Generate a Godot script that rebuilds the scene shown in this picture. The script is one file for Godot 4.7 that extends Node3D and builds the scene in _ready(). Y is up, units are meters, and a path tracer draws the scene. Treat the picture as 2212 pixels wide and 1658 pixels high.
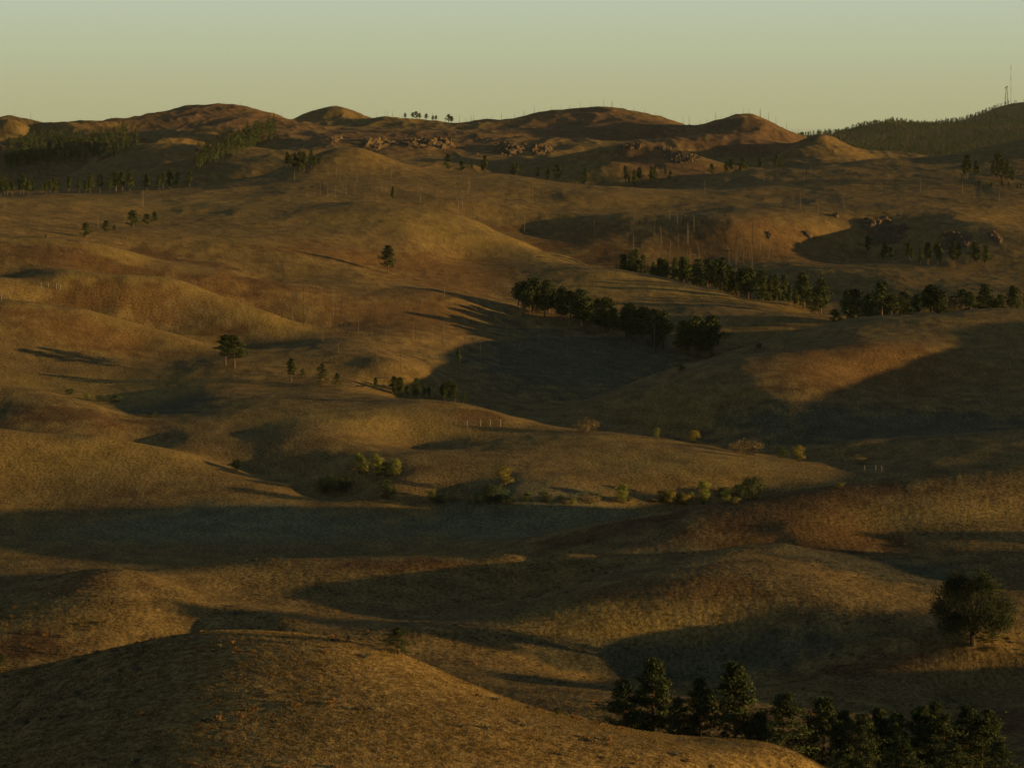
extends Node3D
# Grass hills at sunset. Metres; the camera stands at the origin of the survey, EYE metres up, looking along -z.
# The survey lists points of the ground as (column, row, distance): the bearing and dip of each at that distance.
const EYE := 100.0
const F := 4988.0
const CX := 1106.0
const HORIZON := 290.0
const SUN_UP := 4.5
const SUN_BACK := 12.0
# height of the eastern skyline along the sun's line over each distance
const EAST_SKYLINE := [[300, -90], [340, -88], [346, -85], [351, -82.2], [358, -83], [366, -87], [376, -89.3], [385, -91], [420, -91], [432, -88.8], [441, -86.6], [458, -86.6], [470, -86.8], [474, -90], [480, -90], [483, -86.2], [487, -88.5], [495, -89.5], [520, -90], [560, -92], [623, -94.3], [653, -94.3], [685, -93], [697, -89], [708, -87.4], [725, -86.2], [747, -87], [761, -86.6], [777, -85.2], [783, -84.2], [814, -84], [831, -82.3], [838, -81], [850, -80.9], [862, -81.6], [900, -86], [1000, -95]]

var pu := PackedFloat64Array()
var pv := PackedFloat64Array()
var pt := PackedFloat64Array()
# two coarse grids of dip (near and far), on bearing x ln(distance)
const U0 := -0.2518
const DU := 0.0016
const NU := 313
const V0N := 5.09
const DVN := 0.0085
const NVN := 266
const V0F := 7.09
const DVF := 0.0085
const NVF := 236
var gn := PackedFloat64Array()
var gf := PackedFloat64Array()
var rough := FastNoiseLite.new()
var lumps := FastNoiseLite.new()
var swale := FastNoiseLite.new()
var gully := FastNoiseLite.new()
var patchy := FastNoiseLite.new()
var streak := FastNoiseLite.new()
var rng := RandomNumberGenerator.new()

func seen(a: Array) -> void:
	for p in a:
		pu.append((p[0] - CX) / F); pv.append(log(p[2])); pt.append(p[1] - HORIZON)

func below(a: Array) -> void:
	for p in a:
		pu.append((p[0] - CX) / F); pv.append(log(p[2])); pt.append(F * p[1] / p[2])

func skyline(a: Array) -> void:
	seen(a)
	for p in a: seen([[p[0], p[1] + 9.0, p[2] * 1.03], [p[0], p[1] + 6.0, p[2] * 0.972]])

# thin-plate surface through the survey points with va < ln(distance) < vb
func plate(va: float, vb: float) -> Array:
	var xs := PackedFloat64Array(); var ys := PackedFloat64Array(); var ts := PackedFloat64Array()
	for i in pu.size():
		if pv[i] > va and pv[i] < vb: xs.append(pu[i]); ys.append(pv[i]); ts.append(pt[i])
	var n := xs.size()
	var m := n + 3
	var w := m + 1
	var rows: Array[PackedFloat64Array] = []
	for i in m:
		var r := PackedFloat64Array(); r.resize(w); r.fill(0.0)
		if i < n:
			for j in n:
				var dx := xs[i] - xs[j]; var dy := ys[i] - ys[j]
				var q := dx * dx + dy * dy
				r[j] = q * log(q) if q > 1e-12 else 0.0
			r[i] = 1e-9
			r[n] = 1.0; r[n + 1] = xs[i]; r[n + 2] = ys[i]; r[m] = ts[i]
		else:
			for j in n: r[j] = 1.0 if i == n else (xs[j] if i == n + 1 else ys[j])
		rows.append(r)
	for c in m:
		var b := c
		for i in range(c + 1, m):
			if absf(rows[i][c]) > absf(rows[b][c]): b = i
		if b != c:
			var t := rows[c]; rows[c] = rows[b]; rows[b] = t
		var pr := rows[c]
		var inv := 1.0 / pr[c]
		for i in range(c + 1, m):
			var rr := rows[i]
			var k := rr[c] * inv
			if k == 0.0: continue
			for j in range(c, w): rr[j] -= k * pr[j]
			rows[i] = rr
	var sol := PackedFloat64Array(); sol.resize(m)
	for c in range(m - 1, -1, -1):
		var r := rows[c]
		var s := r[m]
		for j in range(c + 1, m): s -= r[j] * sol[j]
		sol[c] = s / r[c]
	return [xs, ys, sol]

func fill(pl: Array, v0: float, dv: float, nv: int) -> PackedFloat64Array:
	var xs: PackedFloat64Array = pl[0]; var ys: PackedFloat64Array = pl[1]; var sol: PackedFloat64Array = pl[2]
	var n := xs.size()
	var out := PackedFloat64Array(); out.resize(NU * nv)
	for j in nv:
		var v := v0 + dv * j
		for i in NU:
			var u := U0 + DU * i
			var s := sol[n] + sol[n + 1] * u + sol[n + 2] * v
			for k in n:
				var dx := u - xs[k]; var dy := v - ys[k]
				var q := dx * dx + dy * dy
				s += sol[k] * q * log(q + 1e-13)
			out[i * nv + j] = s
	return out

func cubic(g: PackedFloat64Array, nv: int, fu: float, fv: float) -> float:
	var i := clampi(int(fu), 1, NU - 3); var j := clampi(int(fv), 1, nv - 3)
	var a := fu - i; var b := fv - j
	var b2 := b * b; var b3 := b2 * b
	var w0 := 0.5 * (-b + 2.0 * b2 - b3); var w1 := 0.5 * (2.0 - 5.0 * b2 + 3.0 * b3)
	var w2 := 0.5 * (b + 4.0 * b2 - 3.0 * b3); var w3 := 0.5 * (b3 - b2)
	var o := (i - 1) * nv + j - 1
	var r0 := g[o] * w0 + g[o + 1] * w1 + g[o + 2] * w2 + g[o + 3] * w3
	o += nv
	var r1 := g[o] * w0 + g[o + 1] * w1 + g[o + 2] * w2 + g[o + 3] * w3
	o += nv
	var r2 := g[o] * w0 + g[o + 1] * w1 + g[o + 2] * w2 + g[o + 3] * w3
	o += nv
	var r3 := g[o] * w0 + g[o + 1] * w1 + g[o + 2] * w2 + g[o + 3] * w3
	var a2 := a * a; var a3 := a2 * a
	return r0 * 0.5 * (-a + 2.0 * a2 - a3) + r1 * 0.5 * (2.0 - 5.0 * a2 + 3.0 * a3) + r2 * 0.5 * (a + 4.0 * a2 - 3.0 * a3) + r3 * 0.5 * (a3 - a2)

# height of the smooth ground (metres against the eye) at bearing u and distance d
func smooth_ground(u: float, d: float) -> float:
	var v := log(d)
	var fu := (clampf(u, -0.245, 0.245) - U0) / DU
	var k := smoothstep(7.19, 7.28, v)
	var t := 0.0
	if k < 1.0: t += (1.0 - k) * cubic(gn, NVN, fu, clampf((v - V0N) / DVN, 1.0, NVN - 3.0))
	if k > 0.0: t += k * cubic(gf, NVF, fu, clampf((v - V0F) / DVF, 1.0, NVF - 3.0))
	var h := -t * d / F
	if u > 0.245:                                   # the hills east of the view that shade the valley
		var e := 0.245 * d
		var x := u * d
		var s := x - e
		var kk := d + 0.2126 * x
		var q := -95.0
		for i in EAST_SKYLINE.size() - 1:
			if kk >= EAST_SKYLINE[i][0] and kk < EAST_SKYLINE[i + 1][0]:
				q = lerpf(EAST_SKYLINE[i][1], EAST_SKYLINE[i + 1][1], (kk - EAST_SKYLINE[i][0]) / (EAST_SKYLINE[i + 1][0] - EAST_SKYLINE[i][0]))
		var top := q + 0.0805 * minf(x, e + 95.0)
		var in_valley := smoothstep(290.0, 335.0, kk) * (1.0 - smoothstep(880.0, 960.0, kk))
		var up := smoothstep(5.0, 75.0, s)
		var away := smoothstep(100.0, 420.0, s)
		var east := lerpf(h, top, up) - away * 30.0
		var plain := h - 0.03 * minf(s, 400.0)
		h = lerpf(plain, east, in_valley)
	return h

func ground(x: float, d: float) -> float:
	return smooth_ground(x / d, d) + relief(x, d)

func relief(x: float, d: float) -> float:
	var far := smoothstep(250.0, 1500.0, d)
	var worn := 0.5 * smoothstep(450.0, 800.0, d) + 1.7 * smoothstep(1500.0, 2200.0, d)
	return gully.get_noise_2d(x, d * 0.45) * worn + swale.get_noise_2d(x, d) * (0.2 + 0.7 * far) + lumps.get_noise_2d(x, d) * (0.08 + 0.16 * far)

# where the line of sight through a survey column and row meets the ground
func spot(px: float, py: float, dmin := 170.0) -> Vector3:
	var u := (px - CX) / F
	var dip := (py - HORIZON) / F
	var d := dmin
	var last := dmin
	while d < 8000.0:
		if ground(u * d, d) >= -dip * d: break
		last = d
		d *= 1.004
	for i in 12:
		var m := (last + d) * 0.5
		if ground(u * m, m) >= -dip * m: d = m
		else: last = m
	return Vector3(u * d, EYE + ground(u * d, d), -d)

func on_ground(x: float, d: float) -> Vector3:
	return Vector3(x, EYE + ground(x, d), -d)

func survey() -> void:
	seen([[-300, 1900, 190], [300, 1900, 168], [900, 1900, 170], [1500, 1900, 186]])
	seen([[0, 1658, 206], [200, 1658, 199], [400, 1658, 195], [800, 1658, 196], [1200, 1658, 203], [1500, 1658, 212]])
	seen([[0, 1540, 231], [250, 1500, 221], [600, 1500, 215], [900, 1530, 213]])
	seen([[-150, 1490, 266], [0, 1452, 258], [150, 1420, 249], [300, 1385, 243.5], [459, 1366, 238.5], [612, 1370, 237], [748, 1381, 236], [844, 1405, 234], [925, 1449, 231], [1014, 1490, 229], [1150, 1534, 228], [1354, 1579, 227]])
	seen([[1460, 1602, 226], [1732, 1653, 224]])
	below([[-150, 66, 285], [0, 63, 268], [300, 61, 262], [612, 59, 262], [844, 60, 258], [1014, 62, 252], [1354, 66, 250], [1732, 69, 247], [1900, 76, 255]])
	below([[-150, 80, 315], [0, 79, 300], [300, 78, 298], [612, 77, 298], [925, 77, 294], [1200, 78, 290], [1500, 79, 282], [1732, 79, 278], [2000, 81, 285], [2212, 78, 270]])
	below([[1900, 74, 215], [2300, 72, 205], [2500, 74, 260]])
	seen([[0, 1445, 361], [300, 1400, 374], [500, 1370, 384]])
	seen([[-150, 1300, 405], [0, 1283, 405], [146, 1242, 410], [255, 1230, 410], [320, 1242, 412], [408, 1270, 414]])
	seen([[250, 1330, 385], [100, 1400, 370], [400, 1330, 390], [600, 1275, 419], [800, 1300, 413], [450, 1250, 424]])
	seen([[600, 1225, 433], [600, 1212, 437], [900, 1206, 439], [420, 1222, 436], [1100, 1200, 438], [1220, 1195, 440]])
	below([[-150, 87, 440], [0, 87, 440], [150, 87, 446], [300, 86.6, 452], [600, 87.5, 464], [900, 87.5, 466], [1060, 87, 464]])
	below([[-150, 90.8, 490], [0, 90.8, 490], [300, 90.8, 492], [600, 90.8, 492], [900, 90.8, 492], [0, 91, 525], [400, 91.2, 530], [700, 91.2, 535], [1000, 91.2, 520], [1200, 91.2, 530], [900, 91.2, 548], [1350, 91.2, 548]])
	seen([[-150, 1060, 560], [-150, 915, 598], [0, 1085, 560], [0, 1025, 576], [0, 960, 590], [0, 926, 600], [204, 1040, 574], [204, 980, 590], [204, 943, 600], [354, 1030, 577], [354, 966, 604], [408, 983, 598]])
	seen([[493, 1017, 588], [612, 1048, 577], [752, 1075, 564]])
	below([[-150, 82, 625], [0, 82.5, 622], [204, 82.5, 621], [354, 83.8, 615], [493, 86.5, 602], [612, 89, 592], [752, 90, 580]])
	seen([[-150, 912, 650], [0, 915, 640], [354, 957, 628], [493, 1008, 604], [0, 881, 657], [204, 905, 645], [400, 945, 628], [600, 1000, 606], [750, 1040, 582]])
	seen([[-150, 825, 680], [0, 832, 682], [102, 846, 680], [190, 870, 670], [272, 900, 657], [374, 920, 643], [510, 934, 636]])
	below([[0, 78.5, 712], [102, 79.5, 708], [190, 80.8, 692], [272, 81.8, 678]])
	seen([[-150, 800, 745], [0, 822, 742], [102, 838, 737], [190, 862, 715], [330, 893, 675]])
	seen([[-150, 740, 775], [0, 760, 775], [150, 780, 775], [300, 800, 765], [480, 800, 760], [300, 745, 812]])
	seen([[-150, 640, 847], [0, 648, 847], [102, 659, 848], [190, 672, 848], [279, 696, 844], [374, 722, 828], [476, 752, 818], [540, 790, 770]])
	below([[-150, 60.1, 860], [0, 61.9, 859], [102, 65.5, 861], [190, 68.3, 861], [279, 72, 859], [374, 74.4, 852], [476, 78.5, 842]])
	seen([[620, 825, 738], [730, 828, 735], [740, 790, 775], [800, 870, 680], [700, 850, 708], [600, 838, 725], [450, 850, 708], [430, 900, 658]])
	seen([[250, 675, 866], [380, 705, 864]])
	seen([[-150, 600, 871], [0, 600, 876], [129, 594, 885], [255, 591, 891], [340, 596, 895], [408, 611, 894], [493, 645, 888], [578, 675, 881], [680, 715, 867]])
	below([[0, 55.6, 891], [255, 57.6, 911], [408, 62.7, 916], [493, 68.3, 909], [578, 73.1, 903]])
	seen([[0, 560, 913], [150, 560, 927], [-150, 510, 943], [0, 516, 954], [112, 514, 966], [177, 521, 968], [238, 533, 969], [340, 563, 964], [476, 591, 944], [561, 621, 936], [629, 652, 925], [720, 700, 907]])
	below([[112, 45.4, 999], [238, 49.4, 1000], [340, 53.4, 994], [476, 57.1, 988], [561, 62.1, 981]])
	seen([[306, 506, 1054], [400, 508, 1069], [510, 512, 1076], [578, 529, 1053], [680, 562, 1028], [752, 590, 1005], [840, 625, 981]])
	below([[330, 49.1, 1029], [430, 49.9, 1037]])
	seen([[600, 480, 1156], [760, 480, 1164], [900, 520, 1128], [1000, 560, 1127], [840, 590, 1034], [960, 640, 966], [1100, 640, 1017], [1200, 640, 1017], [1350, 650, 1008], [1500, 660, 991], [1650, 690, 947]])
	seen([[708, 437, 1270], [810, 442, 1272], [878, 447, 1265], [946, 459, 1248], [1048, 486, 1223], [1133, 523, 1187], [1218, 553, 1150], [1320, 582, 1110], [1460, 606, 1087], [1562, 631, 1055], [1664, 655, 1020], [1766, 679, 969]])
	seen([[1817, 693, 931]])
	seen([[450, 470, 1168], [300, 485, 1121], [480, 437, 1281], [600, 430, 1306], [380, 467, 1189], [350, 440, 1264], [430, 452, 1220]])
	seen([[-150, 500, 990], [0, 500, 1002], [150, 480, 1085], [0, 470, 1058], [200, 450, 1187], [0, 428, 1210]])
	seen([[900, 720, 876], [1000, 760, 865], [1100, 700, 947], [1130, 770, 879], [1300, 745, 906], [1400, 785, 872], [1300, 830, 815], [1180, 885, 757], [1100, 870, 765], [1000, 835, 787], [850, 780, 778], [740, 740, 830]])
	seen([[650, 700, 883]])
	below([[1000, 88, 730], [900, 87, 745], [1600, 85.2, 872], [1528, 86.6, 841], [1450, 87.5, 815]])
	seen([[1184, 893, 737], [1286, 856, 752], [1388, 818, 770], [1460, 792, 785], [1550, 768, 815], [1640, 742, 835], [1739, 716, 872], [1817, 693, 891], [1902, 684, 897], [2038, 676, 872], [2123, 667, 872], [2212, 667, 872]])
	seen([[2350, 672, 872]])
	seen([[1550, 872, 698], [1700, 800, 728], [1900, 760, 757], [2100, 740, 790], [2212, 745, 790], [2350, 745, 790], [1700, 900, 680], [1900, 880, 690], [2100, 870, 702], [2212, 860, 705], [2350, 860, 690]])
	seen([[1320, 934, 655], [1184, 920, 660], [1065, 892, 672], [1007, 873, 690], [1460, 950, 640], [1596, 977, 625], [1732, 997, 612], [1868, 1017, 600]])
	below([[1065, 85, 705], [1184, 87.5, 685], [1320, 88.5, 677], [1460, 88.5, 662], [1596, 88.5, 645], [1732, 88.5, 630]])
	seen([[1300, 917, 702], [1500, 935, 686], [1700, 960, 660], [1850, 985, 632]])
	seen([[1834, 960, 640], [1970, 946, 645], [2212, 926, 650], [2350, 920, 650]])
	below([[1834, 87, 660], [2000, 86, 662], [2212, 85, 668]])
	seen([[2000, 1000, 600], [2212, 985, 605], [2350, 980, 605]])
	seen([[1184, 1000, 590], [1000, 955, 634], [1300, 1000, 595], [1500, 1030, 580], [1100, 1060, 560], [1300, 1065, 562], [900, 965, 634], [800, 905, 650], [700, 940, 625], [600, 950, 622], [820, 1045, 572], [1000, 1080, 562]])
	seen([[1500, 1080, 566], [1640, 1068, 570], [1750, 1045, 577]])
	seen([[1027, 1195, 486], [1116, 1174, 488], [1201, 1150, 490], [1320, 1126, 490], [1460, 1102, 486], [1600, 1082, 486], [1700, 1066, 487], [1800, 1055, 488], [2004, 1033, 492], [2212, 1008, 495], [2350, 1000, 496]])
	below([[1201, 89, 512], [1320, 88.5, 515], [1500, 88, 520], [1700, 87, 525], [1868, 87, 535], [2100, 86, 540], [2350, 85, 545]])
	seen([[1340, 1148, 478], [1700, 1110, 474], [2000, 1100, 476], [2212, 1090, 478], [2350, 1090, 478], [1500, 1130, 472]])
	seen([[1500, 1168, 463], [1700, 1152, 464], [1900, 1165, 466], [2212, 1195, 450], [2350, 1190, 452], [2000, 1220, 440], [1300, 1200, 456], [1200, 1230, 446]])
	seen([[1080, 1310, 402], [1240, 1270, 407], [1400, 1215, 426], [1560, 1187, 435], [1690, 1172, 440], [1730, 1190, 436], [1850, 1235, 418], [1960, 1265, 412]])
	below([[1690, 81.6, 462], [1560, 82, 460], [1400, 82.6, 452]])
	seen([[1500, 1290, 394], [1700, 1280, 395], [1800, 1330, 385], [1300, 1340, 388], [1000, 1335, 400]])
	seen([[1250, 1440, 374], [1700, 1450, 372], [1900, 1400, 370], [2100, 1390, 366], [2212, 1380, 370], [2350, 1380, 374], [1300, 1500, 338], [1700, 1480, 356], [2100, 1470, 360], [2350, 1470, 350], [1500, 1560, 320], [1900, 1560, 322]])
	seen([[2200, 1540, 325], [2000, 1640, 300], [2212, 1640, 295], [900, 1400, 372], [700, 1340, 390], [1000, 1450, 355]])
	seen([[-150, 432, 1298], [0, 425, 1323], [150, 418, 1363], [300, 411, 1404], [430, 405, 1433], [540, 388, 1479], [620, 368, 1510], [680, 340, 1540], [735, 318, 1567], [780, 320, 1574], [810, 330, 1574], [861, 350, 1567]])
	seen([[918, 367, 1560], [980, 369, 1575], [1048, 372, 1585], [1150, 388, 1582], [1252, 400, 1572], [1388, 410, 1561]])
	seen([[1500, 385, 1668], [1562, 375, 1695], [1664, 366, 1721], [1766, 362, 1733], [1900, 345, 1767], [2000, 341, 1774], [2080, 343, 1760], [2140, 326, 1774], [2212, 318, 1789], [2350, 312, 1789]])
	seen([[900, 400, 1439], [1100, 430, 1403], [1300, 425, 1424], [1000, 435, 1348], [750, 400, 1397], [550, 410, 1380]])
	below([[878, 43.9, 1299], [946, 46.8, 1281], [1048, 53, 1255], [1133, 60.7, 1216], [1218, 65.9, 1179], [1320, 70.7, 1145], [1460, 74.4, 1118], [1562, 77, 1085], [1664, 79.1, 1050], [1766, 78.9, 1004]])
	seen([[1200, 500, 1298], [1300, 470, 1308], [1400, 520, 1245], [1500, 560, 1213], [1600, 600, 1145], [1700, 620, 1108], [1250, 540, 1229], [1350, 567, 1192]])
	seen([[1350, 448, 1393], [1500, 440, 1414], [1450, 462, 1340], [1650, 440, 1403], [1800, 420, 1466], [2000, 420, 1456], [2212, 430, 1414], [2350, 430, 1414], [1600, 490, 1255]])
	seen([[1770, 490, 1287], [1900, 545, 1266], [1850, 525, 1282], [1950, 560, 1240], [2060, 470, 1303], [1950, 447, 1361], [2212, 490, 1298], [2100, 520, 1213], [1740, 560, 1203], [1800, 600, 1118], [1900, 600, 1108], [2000, 580, 1139]])
	seen([[2212, 600, 1097], [2350, 600, 1097], [1700, 650, 1039], [1850, 655, 1034], [2000, 650, 1023], [2212, 645, 1017]])
	below([[1900, 78.4, 939], [2123, 73.7, 916], [1739, 80.9, 916], [1817, 80.3, 931], [2300, 72.7, 916]])
	below([[-150, 45.5, 1518], [100, 46.3, 1544], [300, 45.1, 1569], [480, 43.8, 1591], [620, 36.2, 1628], [735, 24.3, 1659], [810, 26.4, 1666], [918, 35, 1646], [1048, 39.5, 1662], [1250, 43.9, 1661], [1388, 42, 1638]])
	seen([[-150, 420, 1660], [0, 418, 1667], [100, 390, 1796], [250, 380, 1741], [400, 385, 1691], [500, 370, 1676]])
	seen([[130, 383, 1796], [206, 341, 1900], [260, 329, 1950], [312, 315, 2000], [360, 299, 2050], [442, 276, 2120], [522, 281, 2120], [614, 299, 2080], [680, 312, 2000]])
	below([[130, 42, 1900], [206, 34, 2020], [260, 26, 2080], [312, 20, 2150], [442, -4, 2250], [522, -2, 2260], [614, 6, 2200]])
	seen([[-150, 345, 2080], [0, 345, 2080], [100, 335, 2110], [200, 302, 2250], [0, 300, 2350], [100, 290, 2380], [200, 285, 2420], [300, 280, 2460], [350, 280, 2460]])
	skyline([[-150, 262, 2420], [0, 256, 2450], [26, 253, 2450], [42, 261, 2460], [66, 269, 2470], [100, 268, 2460], [128, 263, 2450], [154, 263, 2470], [186, 271, 2500], [216, 262, 2520], [240, 259, 2540], [268, 259, 2570]])
	skyline([[296, 251, 2600], [340, 245, 2640], [400, 231, 2690], [442, 226, 2720], [502, 227, 2720], [552, 235, 2720], [590, 246, 2720], [618, 261, 2740]])
	seen([[442, 268, 2480], [442, 242, 2600], [520, 262, 2500], [590, 275, 2480]])
	skyline([[642, 257, 2850], [678, 243, 2880], [710, 232, 2900], [728, 229, 2900], [742, 233, 2900], [782, 248, 2900], [806, 262, 2880], [852, 255, 2750], [885, 261, 2720], [951, 263, 2750], [975, 271, 2780], [997, 271, 2800]])
	skyline([[1029, 260, 2780], [1051, 257, 2780], [1075, 261, 2800], [1105, 261, 2800], [1135, 251, 2800], [1169, 241, 2800], [1225, 238, 2800], [1285, 234, 2800], [1327, 232, 2800], [1367, 242, 2800], [1407, 247, 2800], [1439, 258, 2800]])
	skyline([[1483, 272, 2780]])
	skyline([[1507, 272, 2520], [1537, 263, 2490], [1573, 254, 2465], [1605, 248, 2460], [1627, 250, 2465], [1667, 266, 2480], [1707, 284, 2470], [1743, 298, 2450]])
	seen([[680, 275, 2640], [728, 260, 2740], [642, 298, 2150], [716, 294, 2250], [800, 293, 2300], [885, 288, 2350], [960, 300, 2300], [850, 275, 2620], [750, 275, 2620], [860, 335, 1950], [950, 345, 1900]])
	seen([[1000, 360, 1840], [1000, 345, 1900], [1200, 377, 1810], [1100, 345, 1930], [1150, 330, 2000], [1150, 315, 2080], [1060, 305, 2150], [1150, 297, 2200], [1250, 303, 2150], [1300, 318, 2060], [1020, 290, 2350]])
	seen([[1250, 270, 2600], [1150, 275, 2590], [1300, 292, 2470], [1380, 275, 2500], [1440, 290, 2490]])
	below([[1150, 8, 2300], [1250, 10, 2250]])
	seen([[1337, 312, 1850], [1407, 308, 1850], [1467, 327, 1822], [1517, 341, 1797], [1571, 375, 1746], [1400, 360, 1767], [1450, 380, 1708], [1330, 350, 1746], [1520, 385, 1682]])
	below([[1337, 22, 1970], [1407, 25, 1960], [1467, 28, 1940], [1571, 32, 1850]])
	seen([[1480, 302, 2450], [1560, 320, 2150], [1620, 340, 2000], [1550, 290, 2330], [1605, 290, 2250], [1605, 266, 2345]])
	skyline([[1769, 290, 2080], [1720, 318, 2020], [1680, 345, 1950], [1818, 305, 2080], [1860, 325, 2050], [1890, 339, 2020]])
	seen([[1769, 330, 1950], [1769, 350, 1880]])
	below([[1680, 30, 2100], [1769, 22, 2220], [1860, 28, 2200], [1930, 26, 1900], [2050, 26, 1900]])
	seen([[2080, 333, 2050], [2130, 318, 2120], [2190, 305, 2150], [2350, 298, 2150]])
	below([[2080, 26, 2300], [2212, 20, 2350], [2350, 20, 2350]])
	below([[-150, 10, 3200], [150, 10, 3200], [450, 10, 3200], [750, 12, 3300], [1050, 12, 3300], [1350, 12, 3300], [1600, 30, 2900], [1750, 40, 2900], [2000, 45, 3200], [2300, 45, 3200]])
	seen([[-150, 312, 5000], [250, 312, 5000], [650, 312, 5000], [1050, 312, 5000], [1400, 312, 5000], [-150, 312, 8500], [250, 312, 8500], [650, 312, 8500], [1050, 312, 8500], [1400, 312, 8500], [1700, 312, 8500], [2000, 312, 8500]])
	seen([[2350, 312, 8500]])
	skyline([[1700, 302, 5500], [1770, 290, 5500], [1806, 291, 5600], [1840, 279, 5800], [1866, 272, 5900], [1906, 263, 6000], [1940, 264, 6050], [1970, 269, 6100], [2010, 267, 6200], [2050, 264, 6250], [2090, 258, 6300], [2120, 247, 6400]])
	skyline([[2140, 238, 6450], [2170, 230, 6500], [2212, 222, 6500], [2350, 215, 6500]])
	seen([[1900, 335, 4500], [2100, 335, 4500], [2300, 335, 4500], [1900, 300, 5200], [2100, 300, 5300], [2212, 290, 5300], [1720, 330, 4500]])
	seen([[900, 790, 790]])
	seen([[1080, 930, 650], [1190, 945, 632]])
	seen([[2200, 1300, 398], [2050, 1310, 394], [2340, 1300, 402], [1500, 1440, 378]])
	seen([[-120, 300, 2750], [0, 300, 2750], [100, 300, 2760], [200, 298, 2780], [300, 290, 2850], [420, 285, 2900], [520, 290, 2920], [620, 300, 2950], [720, 300, 3060], [840, 300, 2950], [950, 300, 2950], [1070, 300, 2980]])
	seen([[1190, 300, 3000], [1300, 300, 3000], [1400, 300, 3000], [1500, 300, 2950], [1600, 305, 2650], [1700, 310, 2650], [1780, 312, 2700]])
	seen([[2030, 505, 1245], [1850, 570, 1182]])
	seen([[1640, 770, 800], [1850, 742, 772], [1900, 820, 735], [2000, 800, 748]])
	below([[1388, 88, 802], [1286, 89.5, 778]])
	seen([[1330, 258, 2620], [1420, 264, 2620], [735, 345, 1528], [735, 370, 1497], [680, 365, 1499], [442, 300, 2080], [442, 330, 2030], [360, 330, 1990], [522, 310, 2070], [522, 340, 2000], [1407, 335, 1817]])
	seen([[1250, 1160, 481]])
	seen([[600, 1332, 386], [900, 1355, 380], [1120, 1262, 431]])

func make_noise(n: FastNoiseLite, s: int, wave: float, oct: int, gain := 0.5) -> void:
	n.seed = s; n.noise_type = FastNoiseLite.TYPE_SIMPLEX_SMOOTH; n.frequency = 1.0 / wave
	n.fractal_type = FastNoiseLite.FRACTAL_FBM; n.fractal_octaves = oct; n.fractal_gain = gain

func _ready() -> void:
	rng.seed = 77
	light_and_camera()
	make_noise(gully, 15, 75.0, 3, 0.5); gully.fractal_type = FastNoiseLite.FRACTAL_RIDGED
	make_noise(swale, 3, 70.0, 2); make_noise(lumps, 5, 14.0, 3, 0.6); make_noise(rough, 9, 2.2, 2)
	make_noise(patchy, 21, 55.0, 4, 0.6); make_noise(streak, 33, 9.0, 3, 0.6)
	survey()
	var a := plate(4.9, 7.45)
	var b := plate(7.0, 9.5)
	gn = fill(a, V0N, DVN, NVN)
	gf = fill(b, V0F, DVF, NVF)
	lay_cover_and_shade()
	build_ground()
	make_kinds()
	build_rocks()
	build_trees()
	build_snags()
	build_fences()
	build_towers()
	build_logs()
	build_far_forest()
	build_far_woods()
	build_sage()
	build_cover()

func light_and_camera() -> void:
	var cam := Camera3D.new(); cam.name = "camera"; add_child(cam)
	cam.position = Vector3(0, EYE, 0)
	cam.set_frustum(1658.0 / F, Vector2(0, -(829.0 - HORIZON) / F), 1.0, 14000.0)
	cam.current = true
	var sun := DirectionalLight3D.new(); sun.name = "sun"; add_child(sun)
	var el := deg_to_rad(SUN_UP); var az := deg_to_rad(SUN_BACK)
	var to_sun := Vector3(cos(el) * cos(az), sin(el), cos(el) * sin(az))
	sun.look_at_from_position(to_sun * 100.0, Vector3.ZERO, Vector3.UP)
	sun.light_color = Color(1.0, 0.855, 0.57); sun.light_energy = 1.32; sun.light_angular_distance = 0.5; sun.shadow_enabled = true
	var env := Environment.new()
	env.tonemap_mode = Environment.TONE_MAPPER_LINEAR
	env.tonemap_exposure = 1.5
	env.background_mode = Environment.BG_SKY
	env.fog_enabled = true; env.fog_density = 0.000008; env.fog_light_color = Color(0.72, 0.72, 0.62)
	env.sdfgi_enabled = true; env.ssao_enabled = true; env.ssil_enabled = true
	# dusk sky by height above the horizon: pale straw, then pale green and blue, deepening to the zenith
	var rise := [[-90.0, 0.04, 0.035, 0.022], [-3.0, 0.2, 0.19, 0.11], [0.0, 0.275, 0.265, 0.145], [1.0, 0.286, 0.286, 0.165], [2.2, 0.305, 0.33, 0.215], [3.4, 0.322, 0.357, 0.272], [6.0, 0.29, 0.345, 0.345], [12.0, 0.16, 0.225, 0.285], [25.0, 0.069, 0.105, 0.165], [45.0, 0.036, 0.06, 0.106], [90.0, 0.026, 0.044, 0.082]]
	var img := Image.create_empty(32, 1024, false, Image.FORMAT_RGBF)
	for y in 1024:
		var e := 90.0 - (y + 0.5) / 1024.0 * 180.0
		var c := Color(rise[0][1], rise[0][2], rise[0][3])
		for i in rise.size() - 1:
			if e >= rise[i][0] and e <= rise[i + 1][0]:
				var k: float = (e - rise[i][0]) / (rise[i + 1][0] - rise[i][0])
				c = Color(lerpf(rise[i][1], rise[i + 1][1], k), lerpf(rise[i][2], rise[i + 1][2], k), lerpf(rise[i][3], rise[i + 1][3], k))
		for x in 32: img.set_pixel(x, y, c)
	var pano := PanoramaSkyMaterial.new(); pano.panorama = ImageTexture.create_from_image(img)
	var sky := Sky.new(); sky.sky_material = pano
	env.sky = sky
	var we := WorldEnvironment.new(); we.name = "world_environment"; we.environment = env; add_child(we)

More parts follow.
